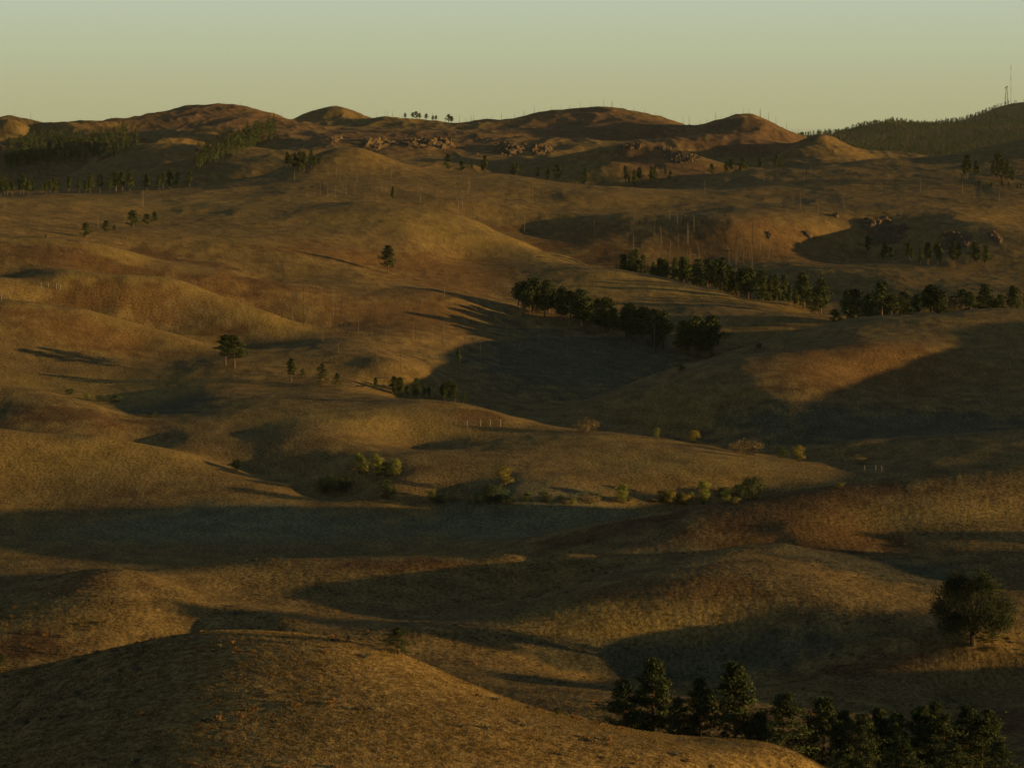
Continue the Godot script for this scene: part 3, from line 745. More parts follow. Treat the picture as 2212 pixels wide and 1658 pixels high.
func build_trees() -> void:
	var t: Node3D
	# single pines
	one_pine(486, 787, 66, 1.65, 3, "left and darker of the two round-crowned pines on the left spur", true)
	one_pine(506, 794, 72, 1.75, 3, "right of the two round-crowned pines on the left spur, long shadow beside them", true)
	one_pine(629, 826, 54, 1.35, 0, "lone pine with bare trunk right of the round-crowned pair", true)
	one_pine(695, 830, 46, 1.2, 4, "bushy pine low on the slope, third right of the round-crowned pair", true)
	one_pine(728, 836, 32, 1.3, 4, "small dark pine at the right end of the short row below the pair", true)
	one_pine(653, 816, 20, 1.4, 4, "very small bushy pine just right of the lone bare-trunked pine", true)
	one_pine(838, 590, 62, 1.5, 1, "tall full pine standing alone on the big central hill", true)
	one_pine(185, 513, 32, 1.6, 4, "leftmost dark bushy pine of the far left meadow row")
	one_pine(228, 502, 26, 1.5, 4, "second dark pine from the left in the far left meadow row")
	one_pine(246, 498, 12, 1.6, 4, "smallest low pine of the far left meadow row")
	one_pine(287, 492, 38, 1.6, 4, "largest pine of the far left meadow row")
	one_pine(316, 486, 25, 1.6, 4, "pine just right of the largest in the far left meadow row")
	one_pine(334, 481, 24, 1.4, 4, "rightmost pine of the far left meadow row")
	one_pine(98, 514, 8, 1.4, 4, "tiny pine at the crest of the dark left spur")
	one_pine(690, 357, 16, 1.1, 1, "small pine at the right edge of the knoll top clump")
	one_pine(654, 322, 13, 0.9, 2, "slim pine alone above the knoll top clump")
	one_pine(417, 276, 11, 1.0, 1, "tiny pine on the face of the broad far left hill")
	one_pine(1538, 380, 27, 1.2, 1, "lone pine at the right foot of the rocky far hillock")
	one_pine(990, 800, 48, 0.6, 2, "thin half-dead pine at the left edge of the shaded valley")
	one_pine(848, 441, 38, 0.6, 2, "thin pine with a small high crown on the upper slope")
	# stands
	stand_of([[1120, 674], [1210, 694], [1300, 724], [1430, 757]], 48, 14, 11.0, 14.5, "dark pine in the dense grove along the shaded hollow", "dense pine grove in the shaded hollow", false, 0.0, 1.35)
	stand_of([[1468, 768], [1505, 774], [1546, 778]], 11, 14, 13.5, 17.0, "tall dark pine in the clump at the right hill's tip", "tight pine clump at the tip of the right hill", false, 0.0, 1.4)
	stand_of([[1345, 1136], [1460, 1114], [1562, 1081], [1664, 1046], [1785, 988]], 52, 0, 12.5, 17.0, "pine with long bare trunk in the row behind the lit spur", "row of pines behind the lit spur", true, 20.0, 1.05)
	stand_of([[1800, 925], [1900, 915], [2010, 915], [2120, 920], [2215, 925]], 30, 0, 9.0, 14.0, "dark pine in the gully behind the right hill", "pines in the gully behind the right hill", true, 26.0, 1.35)
	stand_of([[1868, 562], [1935, 566], [2000, 578], [2060, 582], [2130, 580]], 15, 12, 7.0, 12.0, "pine at the foot of the rocky ravine", "pines at the foot of the rocky ravine")
	stand_of([[815, 846], [870, 858], [915, 864], [960, 870], [1005, 877]], 16, 5, 5.0, 7.0, "small pine in the cluster at the end of the lit tongue", "small pines at the end of the lit tongue")
	stand_of([[620, 372], [650, 372], [682, 372]], 9, 10, 9.0, 14.0, "pine in the clump on the pointed knoll", "pine clump on the pointed knoll")
	stand_of([[966, 1590], [1012, 1594], [1100, 1592], [1180, 1586], [1300, 1577]], 11, 0, 9.0, 14.5, "pine rising behind the long crest in front of the far cliffs", "pines behind the long crest below the cliffs", true, 6.0)
	stand_of([[1340, 404], [1380, 404], [1412, 400], [1446, 394]], 10, 8, 9.0, 15.0, "pine in the group before the rocky far hillock", "pine group before the rocky far hillock")
	stand_of([[1572, 1722], [1610, 1732], [1700, 1738]], 8, 0, 8.0, 12.0, "pine behind the far right plateau edge", "pines behind the far right plateau edge", true, 8.0)
	stand_of([[2074, 396], [2110, 384], [2140, 384], [2165, 388], [2180, 394], [2206, 402]], 9, 4, 13.0, 18.0, "tall thin pine on the plateau at the right edge", "tall thin pines on the right plateau")
	stand_of([[2112, 408], [2160, 410], [2212, 412]], 7, 4, 3.5, 5.5, "low young pine under the tall ones on the right plateau", "low pines on the right plateau")
	stand_of([[0, 1350], [60, 1360], [130, 1372]], 16, 0, 9.0, 13.5, "pine in the dense belt at the far left edge", "dense pine belt at the far left edge", true, 22.0)
	stand_of([[150, 1380], [260, 1408], [420, 1442]], 18, 0, 8.0, 14.0, "pine in the thin row along the left crest", "thin pine row along the left crest", true, 9.0)
	var saddle := []
	for p in [[875, 6.0], [892, 7.5], [899, 8.5], [906, 7.0], [921, 7.0], [935, 5.5], [942, 6.0], [969, 10.0], [975, 8.0]]:
		saddle.append([crest_spot(p[0], 2000, 3100), p[1], 1.6, [1, 3, 4][int(p[0]) % 3]])
	row_of("pine_tree", "tree", far_pines, saddle, "small pine silhouetted on the far skyline saddle", "pines on the far skyline saddle")
	# foreground pines behind the near hill: column, distance, row of the top
	var near_labels := ["dark leaning pine at the left end of the near pine row", "tallest full pine near the left end of the near row", "shorter pine between the tall ones of the near row", "slender pine left of the second tallest in the near row", "second tallest pine of the near row, tiered crown", "dense dark pine right of the pale dead tree", "broad pine, second right of the pale dead tree", "low broad pine near the middle of the near thicket", "thin-topped pine near the middle of the near thicket", "brownish pine in the near thicket", "round pine in the right half of the near thicket", "wide pine in the right half of the near thicket", "tall pine toward the right end of the near thicket", "rightmost tall pine of the near thicket", "low pine at the bottom right corner thicket", "small bushy pine at the bottom edge, right side", "low pine at the bottom edge under the broad pine", "pine low at the bottom edge, middle of the thicket", "pine filling the gap right of the second tallest", "dark pine between the broad pine and the thin-topped one", "rounded pine behind the wide one in the near thicket", "pine behind the tall right end of the thicket"]
	var near_rows := [[1352, 292, 1474, 3, 1.1], [1414, 296, 1430, 1, 1.15], [1466, 290, 1512, 0, 1.0], [1511, 292, 1470, 0, 0.95], [1586, 290, 1438, 1, 1.0], [1695, 282, 1504, 4, 1.15], [1775, 284, 1512, 3, 1.2], [1861, 282, 1548, 4, 1.0], [1899, 286, 1534, 0, 1.0], [1936, 284, 1545, 2, 1.2], [1992, 286, 1532, 3, 1.1], [2040, 283, 1545, 4, 1.1], [2092, 288, 1528, 1, 1.15], [2122, 284, 1550, 3, 1.1], [2158, 270, 1606, 4, 1.2], [2060, 268, 1610, 4, 1.3], [1830, 266, 1612, 4, 1.2], [1950, 266, 1600, 4, 1.2], [1640, 290, 1540, 3, 1.0], [1822, 288, 1540, 0, 1.15], [2020, 292, 1520, 2, 1.2], [2135, 294, 1535, 0, 1.2]]
	for i in near_rows.size():
		var r: Array = near_rows[i]
		var at := at_dist(r[0], r[1])
		var top: float = EYE - (r[2] - HORIZON) / F * r[1]
		plant_one(pines[r[3]], "pine_tree", near_labels[i], "tree", at, maxf(top - at.y, 3.0) * 1.06, r[4] * 1.15)
	t = plant_one(snags[3], "dead_tree", "pale bare dead tree among the near pines", "dead tree", at_dist(1640, 284), 6.2, 1.0)
	one_pine(860, 1414, 62, 2.0, 4, "bushy young pine peeking over the near hill crest", true)
	one_pine(752, 1386, 14, 1.6, 4, "tiny young pine left of the bushy one on the near crest", true)
	one_pine(2, 1448, 38, 1.4, 4, "bushy pine cut by the left edge above the near hill", true)
	one_pine(124, 1414, 14, 1.8, 4, "small low pine on the slope above the left edge of the near hill", true)
	one_pine(1204, 1546, 20, 1.8, 4, "small pine tip behind the near hill, left of the pine row", true)
	var ok := spot(2102, 1392)
	plant_one(shrubs["oak"], "broad_tree", "big broad round-crowned tree alone at the right edge", "tree", ok, 156.0 * -ok.z / F, 1.0)
	one_pine(2146, 1388, 32, 1.6, 4, "young bushy pine just right of the big round tree", true)
	# autumn shrubs: column, row, height in survey units, width, kind, label
	for b in [[510, 1016, 25, 0.9, "green", "round dark shrub alone in the shaded swale"], [702, 1062, 32, 1.2, "green", "left of two dark shrubs at the valley edge"], [736, 1062, 38, 1.1, "green", "right and taller of two dark shrubs at the valley edge"], [779, 1022, 44, 1.0, "lime", "yellow-green tree, left of the creek trio"], [816, 1026, 46, 0.9, "lime", "yellow-green tree in the middle of the creek trio"], [852, 1028, 38, 1.0, "lime", "yellow-green tree, right of the creek trio"], [835, 1030, 34, 1.0, "green", "dark shrub between the middle and right trees of the creek trio"], [834, 1076, 40, 1.1, "green", "dark shrub in shade below the creek trio"], [1088, 1050, 46, 1.1, "gold", "bright golden round tree at the middle of the creek"], [1062, 1086, 42, 1.5, "green", "dark wide shrub under the golden tree"], [950, 1086, 18, 1.8, "green", "low dark shrub left of the golden tree"], [1255, 933, 26, 1.2, "dull", "left dull tan shrub of the pair on the tongue crest"], [1275, 933, 33, 1.1, "dull", "right taller tan shrub of the pair on the tongue crest"], [1421, 947, 23, 0.9, "lime", "small yellow-green shrub on the tongue crest"], [1462, 951, 14, 1.0, "dull", "smallest shrub on the tongue crest"], [1498, 955, 28, 1.2, "gold", "golden-tan shrub on the tongue crest"], [1592, 976, 28, 1.1, "dull", "dull shrub left of the wide tan one on the crest"], [1620, 982, 38, 1.4, "dull", "wide tan shrub on the tongue crest"], [1690, 990, 26, 1.1, "green", "dim shrub behind the crest left of the golden one"], [1725, 997, 38, 0.95, "gold", "bright golden tree toward the tip of the tongue"], [1856, 1002, 21, 1.4, "dull", "rusty shrub alone at the shaded tongue tip"], [1347, 1086, 42, 1.1, "lime", "pale green tree on the creek bank"], [1444, 1088, 32, 1.3, "gold", "yellow shrub right of the pale green creek tree"], [1518, 1088, 52, 0.8, "lime", "tall yellow-green tree on the creek bank"], [1478, 1090, 26, 1.3, "gold", "low yellow shrub left of the tall creek tree"], [1572, 1085, 26, 1.3, "lime", "low green shrub right of the tall creek tree"], [1590, 1088, 16, 1.5, "gold", "small yellow shrub by the creek bend"], [1622, 1078, 50, 1.2, "green", "big dark leafy tree at the creek bend"], [1814, 1054, 13, 2.2, "gold", "low yellow bush near the tongue tip"], [1265, 1072, 13, 0.7, "lime", "left of two tiny bright bushes on the creek flat"], [1292, 1074, 11, 0.7, "lime", "right of two tiny bright bushes on the creek flat"], [1223, 1088, 15, 1.6, "dull", "low brown bush on the creek flat"], [188, 862, 14, 1.3, "lime", "bright green bush in the left gully"], [218, 868, 15, 1.8, "green", "dark bush right of the bright one in the left gully"], [250, 868, 16, 1.6, "green", "rightmost dark bush in the left gully"], [150, 852, 12, 2.0, "green", "leftmost low bush in the left gully"], [330, 900, 10, 2.4, "green", "low bush at the lower end of the left gully"], [1640, 752, 11, 1.6, "green", "low shrub on the crest of the right hill"], [1470, 800, 16, 1.3, "green", "small shrub at the left end of the right hill crest"], [2150, 1404, 12, 2.0, "dull", "brown bush beside the big round tree"]]:
		var at := spot(b[0], b[1])
		plant_one(shrubs[b[4]], "autumn_shrub" if b[2] < 34 else "creek_tree", b[5], "shrub" if b[2] < 34 else "tree", at, b[2] * -at.z / F, b[3] * 1.05)
	var bank := []
	for i in 22:
		var at := spot(935.0 + i * 33.0 + rng.randf_range(-14, 14), 1089.0 - rng.randf() * 12.0 - maxf(0.0, i - 15.0) * 2.0)
		bank.append([at, rng.randf_range(9.0, 24.0) * -at.z / F, rng.randf_range(1.2, 2.0), rng.randi() % 4])
	row_of("autumn_shrub", "shrub", [shrubs["lime"], shrubs["green"], shrubs["dull"], shrubs["green"]], bank, "low bush in the hedge-like line along the creek bank", "low bushes along the creek bank")
	for b in [[1940, 900, 9.0, 1.2, "gold", "large golden tree in the gully behind the right hill"], [1998, 895, 3.5, 1.2, "gold", "small golden bush right of the large golden gully tree"], [2068, 902, 7.0, 1.3, "dull", "tan leafy tree farther right in the shaded gully"], [1815, 905, 4.0, 0.9, "lime", "small bush at the left end of the shaded gully"]]:
		plant_one(shrubs[b[4]], "creek_tree", b[5], "tree", at_dist(b[0], b[1]), b[2], b[3])

func build_snags() -> void:
	# the ones that stand out: column, row of the foot, height
	for s in [[655, 703, 48, 0, "tall white dead trunk on the rust-brown spur"], [990, 466, 36, 1, "left of two tall pale trunks at the notch above the lit hill"], [999, 450, 36, 2, "right of two tall pale trunks at the notch above the lit hill"], [1025, 482, 35, 5, "pale trunk just right of the notch pair"], [1049, 484, 28, 1, "thinner pale trunk, second right of the notch pair"], [960, 640, 30, 1, "white trunk at the lower edge of the big hill"], [308, 447, 38, 2, "bare dark trunk below the left crest row"], [211, 492, 34, 5, "pale trunk above the far left meadow row"], [10, 450, 26, 1, "pale trunk near the left edge below the pine belt"], [1102, 283, 18, 0, "tall pale trunk on the far rocky ridge"], [1095, 287, 12, 1, "shorter pale trunk beside the tall one on the far ridge"], [353, 304, 11, 2, "pale stump trunk on the far left spur"], [2080, 420, 30, 5, "pale trunk left of the tall right plateau pines"], [1044, 815, 17, 1, "short white trunk in the shaded valley"], [1955, 340, 11, 1, "pale pole-like trunk on the right plateau skyline"], [2052, 341, 20, 2, "tallest pale trunk on the right plateau skyline"]]:
		var at := spot(s[0], s[1])
		plant_one(snags[s[3]], "dead_tree", s[4], "dead tree", at, s[2] * -at.z / F, 0.8)
	var zones := [
		[66, [[1070, 480], [1480, 470], [1740, 550], [1620, 590], [1360, 562], [1160, 520]], 4.5, 11.5, "bare fire-killed trunk on the burnt slope behind the lit hill", "dead trunks on the burnt slope"],
		[46, [[570, 640], [760, 640], [980, 720], [960, 800], [760, 800], [600, 700]], 4.0, 7.5, "thin bare trunk on the brown slope above the small pines", "dead trunks on the brown central slope"],
		[42, [[600, 385], [760, 380], [1150, 400], [1180, 450], [900, 440], [640, 430]], 6.0, 9.5, "bare trunk on the grassy upper slope below the knoll", "dead trunks on the upper slope"],
		[34, [[1460, 400], [1900, 370], [2180, 400], [2150, 450], [1800, 470], [1480, 480]], 6.0, 10.0, "bare trunk on the wide right plateau", "dead trunks on the right plateau"],
		[12, [[960, 720], [1150, 720], [1400, 800], [1350, 840], [1050, 840]], 5.0, 8.0, "dark bare trunk in the shaded valley", "dead trunks in the shaded valley"],
		[12, [[1100, 640], [1200, 660], [1420, 730], [1440, 760], [1250, 720], [1110, 680]], 8.0, 13.0, "bare trunk standing in the dense pine grove", "dead trunks in the dense pine grove"],
		[10, [[1380, 545], [1500, 560], [1700, 620], [1760, 640], [1600, 615], [1420, 575]], 8.0, 12.0, "bare trunk among the pine row behind the lit spur", "dead trunks in the pine row"]]
	for z in zones:
		var poly := PackedVector2Array()
		for q in z[1]: poly.append(Vector2(q[0], q[1]))
		var spots := []
		while spots.size() < z[0]:
			var p := Vector2(rng.randf_range(560, 2200), rng.randf_range(370, 850))
			if not Geometry2D.is_point_in_polygon(p, poly): continue
			spots.append([spot(p.x, p.y), rng.randf_range(z[2], z[3]), rng.randf_range(0.45, 0.75), rng.randi() % 7])
		row_of("dead_tree", "dead tree", snags, spots, z[4], z[5])
	far_snags([30.0, 66.0, 240.0, 280.0, 521.0, 535.0, 590.0, 608.0], "lonely bare trunk on the far left skyline", "dead trunks on the far left skyline")
	var xs := []
	for i in 44: xs.append(812.0 + i * 10.5 + rng.randf_range(-9, 9) if i < 20 else 1000.0 + (i - 20) * 18.5 + rng.randf_range(-14, 14))
	far_snags(xs, "bare trunk silhouetted on the middle skyline", "dead trunks on the middle skyline")
	xs = []
	for i in 17: xs.append(1478.0 + i * 15.5 + rng.randf_range(-10, 10))
	far_snags(xs, "bare trunk silhouetted on the cone-shaped far hill", "dead trunks on the cone-shaped far hill")

func far_snags(xs: Array, label: String, group: String) -> void:
	var spots := []
	for x in xs: spots.append([crest_spot(x, 2000, 3100), rng.randf_range(4.0, 9.5), 1.1, rng.randi() % 7])
	row_of("dead_tree", "dead tree", snags, spots, label, group)

func build_rocks() -> void:
	var stones := []
	for i in 6: stones.append(rock_mesh(500 + i))
	# column and row ranges, how many, block size
	for r in [[[716, 736, 295, 312], 16, 4.0, 7.0, "small jutting rock outcrop at the left end of the far cliffs"], [[782, 850, 300, 322], 44, 4.0, 8.0, "broken rock face in the middle of the far cliffs"], [[850, 985, 292, 328], 80, 3.5, 8.0, "wide craggy rock face below the skyline saddle"], [[1066, 1140, 308, 330], 44, 3.5, 7.5, "left half of the rocky ledge above the dark hollow"], [[1140, 1198, 314, 334], 34, 3.0, 6.5, "right half of the rocky ledge above the dark hollow"], [[1332, 1400, 310, 321], 36, 2.0, 4.0, "line of pale blocks along the far hillock top"], [[1410, 1520, 312, 342], 22, 1.0, 2.4, "scattered blocks down the right shoulder of the far hillock"], [[4, 58, 298, 330], 30, 2.5, 6.0, "lit rock face at the far left edge"], [[205, 250, 336, 344], 14, 1.5, 3.5, "small lit rock tip on the shaded far left spur"], [[1796, 1812, 461, 470], 8, 1.6, 3.4, "pale boulders on the left rim of the ravine"], [[1736, 1756, 502, 510], 7, 1.4, 3.2, "pale boulder pair below the ravine rim"], [[1655, 1672, 505, 514], 6, 1.2, 2.4, "small pale boulders on the burnt slope"], [[1850, 1960, 465, 530], 46, 2.0, 5.5, "dark shaded crags inside the ravine"], [[2020, 2100, 505, 545], 30, 1.6, 4.5, "grey crags right of the ravine"], [[2132, 2165, 498, 526], 16, 1.4, 3.4, "lit pale crags near the right edge"], [[1590, 1660, 595, 612], 14, 1.2, 2.6, "low pale rocks above the pine row"], [[1240, 1300, 625, 640], 10, 0.5, 1.1, "few small white stones on the lit spur"]]:
		var q: Array = r[0]
		var c := spot((q[0] + q[1]) * 0.5, (q[2] + q[3]) * 0.5)
		var t := thing("rock_outcrop", r[4], "rocks", c)
		var big: bool = q[1] - q[0] > 15 and r[3] > 1.5
		if big:
			var a := spot((q[0] + q[1]) * 0.5, q[3]); var b := spot((q[0] + q[1]) * 0.5, q[2])
			var deep := clampf(absf(a.z - b.z) * 0.6, 8.0, 70.0)
			part("rock_face", crag_mesh(c, (q[1] - q[0]) * 0.5 * -c.z / F * 1.1, deep, r[3] * 0.85, r[3] * 0.9, 700 + int(q[0])), t)
		for i in (r[1] / 3 if big else r[1]):
			var at := spot(rng.randf_range(q[0], q[1]), rng.randf_range(q[2], q[3]))
			var o := part("rock", stones[rng.randi() % 6], t)
			var s := rng.randf_range(r[2], r[3]) * (0.6 if big else 1.0)
			o.position = at - c - Vector3(0, s * 0.27, 0)
			o.rotation = Vector3(rng.randf_range(-0.4, 0.4), rng.randf() * TAU, rng.randf_range(-0.4, 0.4))
			o.scale = Vector3(s * rng.randf_range(0.8, 1.3), s * rng.randf_range(0.7, 1.15), s * rng.randf_range(0.7, 1.1))

func build_fences() -> void:
	var wood := Color(0.27, 0.22, 0.145)
	var b := Builder.new()
	b.tube([Vector3(0, -0.4, 0), Vector3(0.02, 0.8, 0), Vector3(0, 1.0, 0)], [0.11, 0.1, 0.085], 7, wood)
	var post := b.mesh(matter("post_wood"))
	for f in [[[[88, 622], [103, 621], [116, 622], [121, 624], [126, 625], [130, 626]], 2.4, "short run of pale posts on the left spur near the edge"], [[[2, 648], [-30, 645]], 2.6, "pale post cut by the left edge on the left spur"], [[[206, 772], [211, 774], [217, 775], [227, 776], [238, 780], [242, 783]], 1.8, "little row of pale posts below the left spur"], [[[1009, 922], [1038, 921], [1059, 920], [1081, 920]], 2.1, "row of four pale posts on the crest of the lit tongue"], [[[1868, 1019], [1892, 1019], [1905, 1020]], 1.9, "pale posts at the shaded tip of the tongue"]]:
		var pts := []
		for q in f[0]: pts.append(spot(q[0], q[1]))
		var t := thing("post_fence", f[2], "fence", pts[0])
		for p in pts:
			var o := part("post", post, t)
			o.position = p - pts[0]; o.scale = Vector3(1.0, f[1] * 0.9, 1.0)
		var wb := Builder.new()
		for i in pts.size() - 1:
			for k in [0.45, 0.85]:
				var up: Vector3 = Vector3.UP * k * f[1] * 0.9
				wb.tube([pts[i] - pts[0] + up, pts[i + 1] - pts[0] + up], [0.006, 0.006], 3, Color(0.2, 0.18, 0.15), false)
		part("wire", wb.mesh(matter("wire", 0.6)), t)

func build_towers() -> void:
	var steel := Color(0.3, 0.27, 0.24)
	var at := crest_spot(2175, 5000, 6800)
	var t := thing("lattice_tower", "short lattice tower with a dish head on the wooded far hill", "tower", at)
	var h := 52.0
	var b := Builder.new()
	var feet := [Vector3(-4.5, 0, -4.5), Vector3(4.5, 0, -4.5), Vector3(4.5, 0, 4.5), Vector3(-4.5, 0, 4.5)]
	for k in 4: b.tube([feet[k] + Vector3(0, -2, 0), feet[k] * 0.22 + Vector3(0, h, 0)], [0.5, 0.4], 4, steel)
	part("legs", b.mesh(matter("steel", 0.6)), t)
	b = Builder.new()
	for i in 8:
		var f0 := i / 8.0; var f1 := (i + 1) / 8.0
		for k in 4:
			var p: Vector3 = feet[k] * lerpf(1.0, 0.22, f0) + Vector3(0, h * f0, 0)
			var q: Vector3 = feet[(k + 1) % 4] * lerpf(1.0, 0.22, f1) + Vector3(0, h * f1, 0)
			b.tube([p, q], [0.2, 0.2], 3, steel, false)
	part("bracing", b.mesh(matter("steel", 0.6)), t)
	b = Builder.new()
	b.tube([Vector3(-2.6, h - 5, 0.8), Vector3(-2.6, h - 5, 1.6)], [1.8, 2.0], 10, steel)
	b.tube([Vector3(2.4, h - 2, 0.8), Vector3(2.4, h - 2, 1.6)], [1.6, 1.8], 10, steel)
	part("dish", b.mesh(matter("steel", 0.6)), t)
	at = crest_spot(2184.6, 5000, 6800)
	t = thing("radio_mast", "tall thin banded radio mast on the wooded far hill", "mast", at)
	for i in 7:
		b = Builder.new()
		var tone := Color(0.45, 0.16, 0.1) if i % 2 == 0 else Color(0.5, 0.46, 0.4)
		b.tube([Vector3(0, 15.5 * i - 2.0 * float(i == 0), 0), Vector3(0, 15.5 * (i + 1), 0)], [0.62, 0.62], 4, tone)
		part("mast_section", b.mesh(matter("mast_paint", 0.7)), t)
	b = Builder.new()
	for k in 3:
		var an := TAU * k / 3.0 + 0.4
		b.tube([Vector3(cos(an) * 38, -1, sin(an) * 38), Vector3(0, 84, 0)], [0.06, 0.06], 3, steel, false)
	part("guy_wire", b.mesh(matter("steel", 0.6)), t)

func build_logs() -> void:
	var b := Builder.new()
	b.tube([Vector3(-0.5, 0, 0), Vector3(0, 0.01, 0.015), Vector3(0.5, 0, 0)], [0.03, 0.026, 0.015], 6, Color(0.12, 0.09, 0.062))
	b.tube([Vector3(0.2, 0.01, 0), Vector3(0.28, 0.06, 0.05)], [0.008, 0.003], 4, Color(0.12, 0.09, 0.062), false)
	var m := b.mesh(matter("deadwood"))
	for i in 14:
		var at := spot(1150.0 + i * 55.0 + rng.randf_range(0, 50), rng.randf_range(500, 590)) if i < 10 else spot(700.0 + (i - 10) * 50.0 + rng.randf_range(0, 45), rng.randf_range(770, 840))
		var t := thing("fallen_log", ("bleached fallen log on the burnt slope, %s from the left" if i < 10 else "bleached fallen log near the small pines, %s from the left") % ordinal(i if i < 10 else i - 10), "log", at + Vector3(0, 0.12, 0), "fallen logs on the burnt slope" if i < 10 else "fallen logs near the small pines")
		var o := part("log", m, t)
		o.scale = Vector3.ONE * rng.randf_range(4.0, 7.0)
		o.rotation = Vector3(0, rng.randf_range(-0.6, 0.6), rng.randf_range(-0.08, 0.08))

# ---------------------------------------------------------------- uncountable cover
func scatter(called: String, label: String, category: String, mesh: Mesh, xf: Array, cols: PackedColorArray) -> void:
	var mm := MultiMesh.new()
	mm.transform_format = MultiMesh.TRANSFORM_3D; mm.use_colors = true; mm.mesh = mesh
	mm.instance_count = xf.size()
	for i in xf.size():
		mm.set_instance_transform(i, xf[i]); mm.set_instance_color(i, cols[i])
	var o := MultiMeshInstance3D.new(); o.name = called; o.multimesh = mm
	o.set_meta("kind", "stuff"); o.set_meta("label", label); o.set_meta("category", category)
	add_child(o)

func tuft_mesh(s: int, blades: int, tall: float, wide: float) -> ArrayMesh:
	var g := RandomNumberGenerator.new(); g.seed = s
	var b := Builder.new()
	for i in blades:
		var an := g.randf() * TAU
		var o := Vector3(cos(an), 0, sin(an)) * wide * 0.35 * sqrt(g.randf())
		var l := Vector3(cos(an), 0, sin(an)) * wide * g.randf_range(0.1, 0.6)
		var side := Vector3(-sin(an), 0, cos(an)) * wide * 0.11
		var k := g.randf_range(0.8, 1.2)
		b.tri(o - side, o + side, o + l + Vector3.UP * tall * g.randf_range(0.55, 1.1), Color(k, k, k))
	return b.mesh(matter("grass", 0.95, 0.25))

func grass_band(called: String, label: String, mesh: Mesh, count: int, d0: float, d1: float, low: float, high: float, fade: float) -> void:
	var xf := []; var cols := PackedColorArray()
	for i in count:
		var d := sqrt(lerpf(d0 * d0, d1 * d1, rng.randf()))
		var x := rng.randf_range(-0.233, 0.233) * d
		var s := streak.get_noise_2d(x * 3.0, d * 3.0)
		if s < -0.25 and rng.randf() < 0.6: continue
		var k := rng.randf_range(low, high) * (1.0 + 0.5 * s)
		if rng.randf() < smoothstep(fade, d1, d): continue
		var at := on_ground(x, d) - Vector3(0, 0.04, 0)
		xf.append(Transform3D(Basis(Vector3.UP, rng.randf() * TAU).scaled(Vector3(k * 1.1, k, k * 1.1)), at))
		var c := ground_color(x, d, at.y - EYE) * 0.75 * rng.randf_range(0.82, 1.05)
		c.a = 1.0
		cols.append(c)
	scatter(called, label, "grass", mesh, xf, cols)

func build_cover() -> void:
	grass_band("near_grass", "dry bunch grass on the near hill", tuft_mesh(1, 9, 0.17, 0.24), 120000, 185.0, 268.0, 0.45, 1.0, 268.0)
	grass_band("valley_grass", "dry grass on the low rises of the valley", tuft_mesh(2, 9, 0.2, 0.3), 190000, 255.0, 600.0, 0.5, 1.1, 380.0)

func build_sage() -> void:
	var g := RandomNumberGenerator.new(); g.seed = 61
	var b := Builder.new()
	for i in 16:
		var an := g.randf() * TAU
		b.spray(Vector3(cos(an) * 0.22, 0.14 + g.randf() * 0.16, sin(an) * 0.22) * sqrt(g.randf()), 0.13, 5, 0.15, Color(1, 1, 1), Vector3.UP * 0.3, g)
	var m := b.mesh(matter("sage", 0.95, 0.1))
	var xf := []; var cols := PackedColorArray()
	while xf.size() < 1500:
		var d := g.randf_range(188.0, 470.0)
		var x := g.randf_range(-0.232, 0.232) * d
		if patchy.get_noise_2d(x * 2.2, d * 2.2) < 0.08: continue
		var k := g.randf_range(0.5, 1.3)
		xf.append(Transform3D(Basis(Vector3.UP, g.randf() * TAU).scaled(Vector3(k * 1.2, k, k * 1.2)), on_ground(x, d)))
		cols.append(Color(0.12, 0.105, 0.06).lerp(Color(0.24, 0.12, 0.035), float(g.randf() < 0.4)) * g.randf_range(0.7, 1.2))
	scatter("sage_clumps", "low sage and bunch-grass clumps dotting the near hill and valley", "shrubs", m, xf, cols)

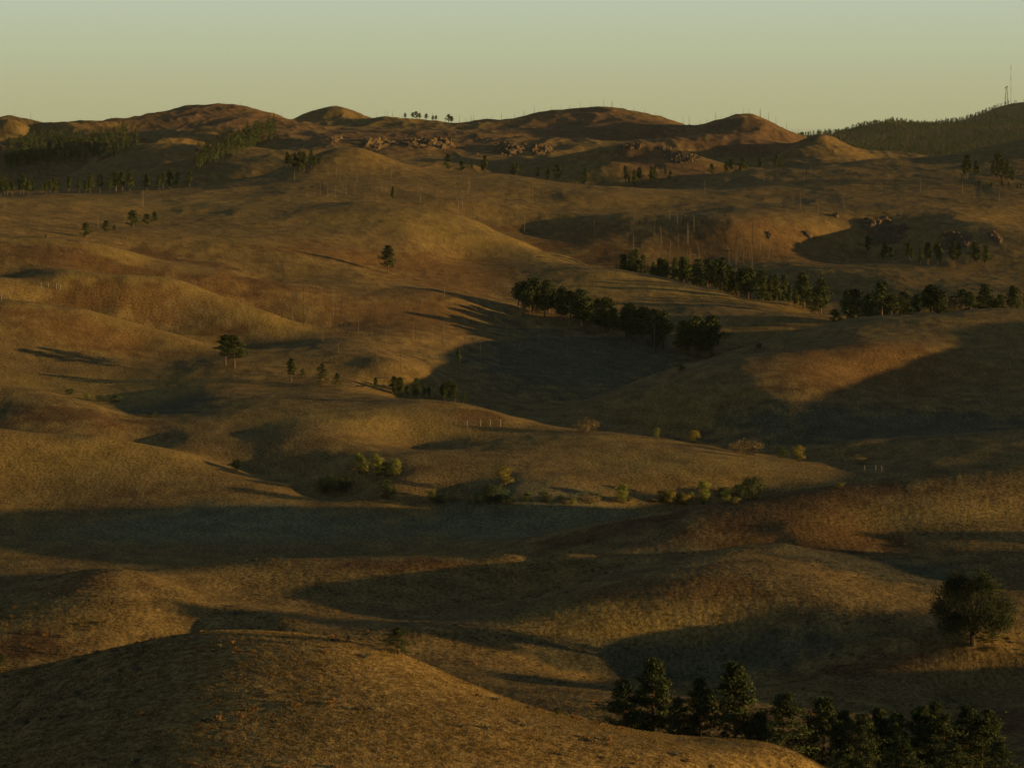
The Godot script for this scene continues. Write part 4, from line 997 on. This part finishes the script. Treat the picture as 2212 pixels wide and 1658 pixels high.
func build_far_forest() -> void:
	var g := RandomNumberGenerator.new(); g.seed = 8
	var b := Builder.new()
	for i in 9:
		var f := i / 9.0
		b.spray(Vector3(0, 2.0 + f * 8.0, 0), 2.2 * (1.0 - f * 0.75), 6, 2.0, Color(1, 1, 1), Vector3(0, 0.3, 0), g)
	b.tube([Vector3(0, -1, 0), Vector3(0, 8, 0)], [0.25, 0.1], 4, Color(1.6, 1.2, 0.9), false)
	var xf := []; var cols := PackedColorArray()
	while xf.size() < 5200:
		var d := g.randf_range(4400.0, 6750.0)
		var px := g.randf_range(1690.0, 2320.0)
		var x := (px - CX) / F * d
		if patchy.get_noise_2d(x * 0.12, d * 0.12) < -0.12 and g.randf() < 0.85: continue
		var k := g.randf_range(0.7, 1.25)
		xf.append(Transform3D(Basis(Vector3.UP, g.randf() * TAU).scaled(Vector3.ONE * k), on_ground(x, d)))
		cols.append(Color(0.062, 0.07, 0.022) * g.randf_range(0.75, 1.25))
	scatter("far_forest", "dark conifer wood covering the farthest hill on the right", "forest", b.mesh(matter("needles", 0.9, 0.06)), xf, cols)

func build_far_woods() -> void:
	for w in [[[[10, 374], [100, 354], [180, 352], [290, 332]], 300, 52.0, "shaded_wood", "shaded conifer wood on the far left slope"], [[[420, 374], [470, 354], [520, 334], [560, 312], [592, 302]], 170, 32.0, "spur_wood", "shaded conifer wood along the flank of the far left spur"]]:
		var g := RandomNumberGenerator.new(); g.seed = w[1]
		var b := Builder.new()
		for i in 12:
			var f := i / 12.0
			b.spray(Vector3(0, 3.5 + f * 8.0, 0), 2.3 * pow(1.0 - f, 0.6), 7, 1.3, Color(1, 1, 1), Vector3(0, 0.3, 0), g)
		b.tube([Vector3(0, -1, 0), Vector3(0, 9, 0)], [0.25, 0.12], 4, Color(2.2, 1.5, 1.2), false)
		var xf := []; var cols := PackedColorArray()
		for i in w[1]:
			var p := along(w[0], g.randf())
			var k := g.randf_range(0.65, 1.15)
			xf.append(Transform3D(Basis(Vector3.UP, g.randf() * TAU).scaled(Vector3.ONE * k), spot(p.x + g.randf_range(-8, 8), p.y - g.randf() * w[2])))
			cols.append(Color(0.062, 0.07, 0.022) * g.randf_range(0.75, 1.25))
		scatter(w[3], w[4], "forest", b.mesh(matter("needles", 0.9, 0.06)), xf, cols)
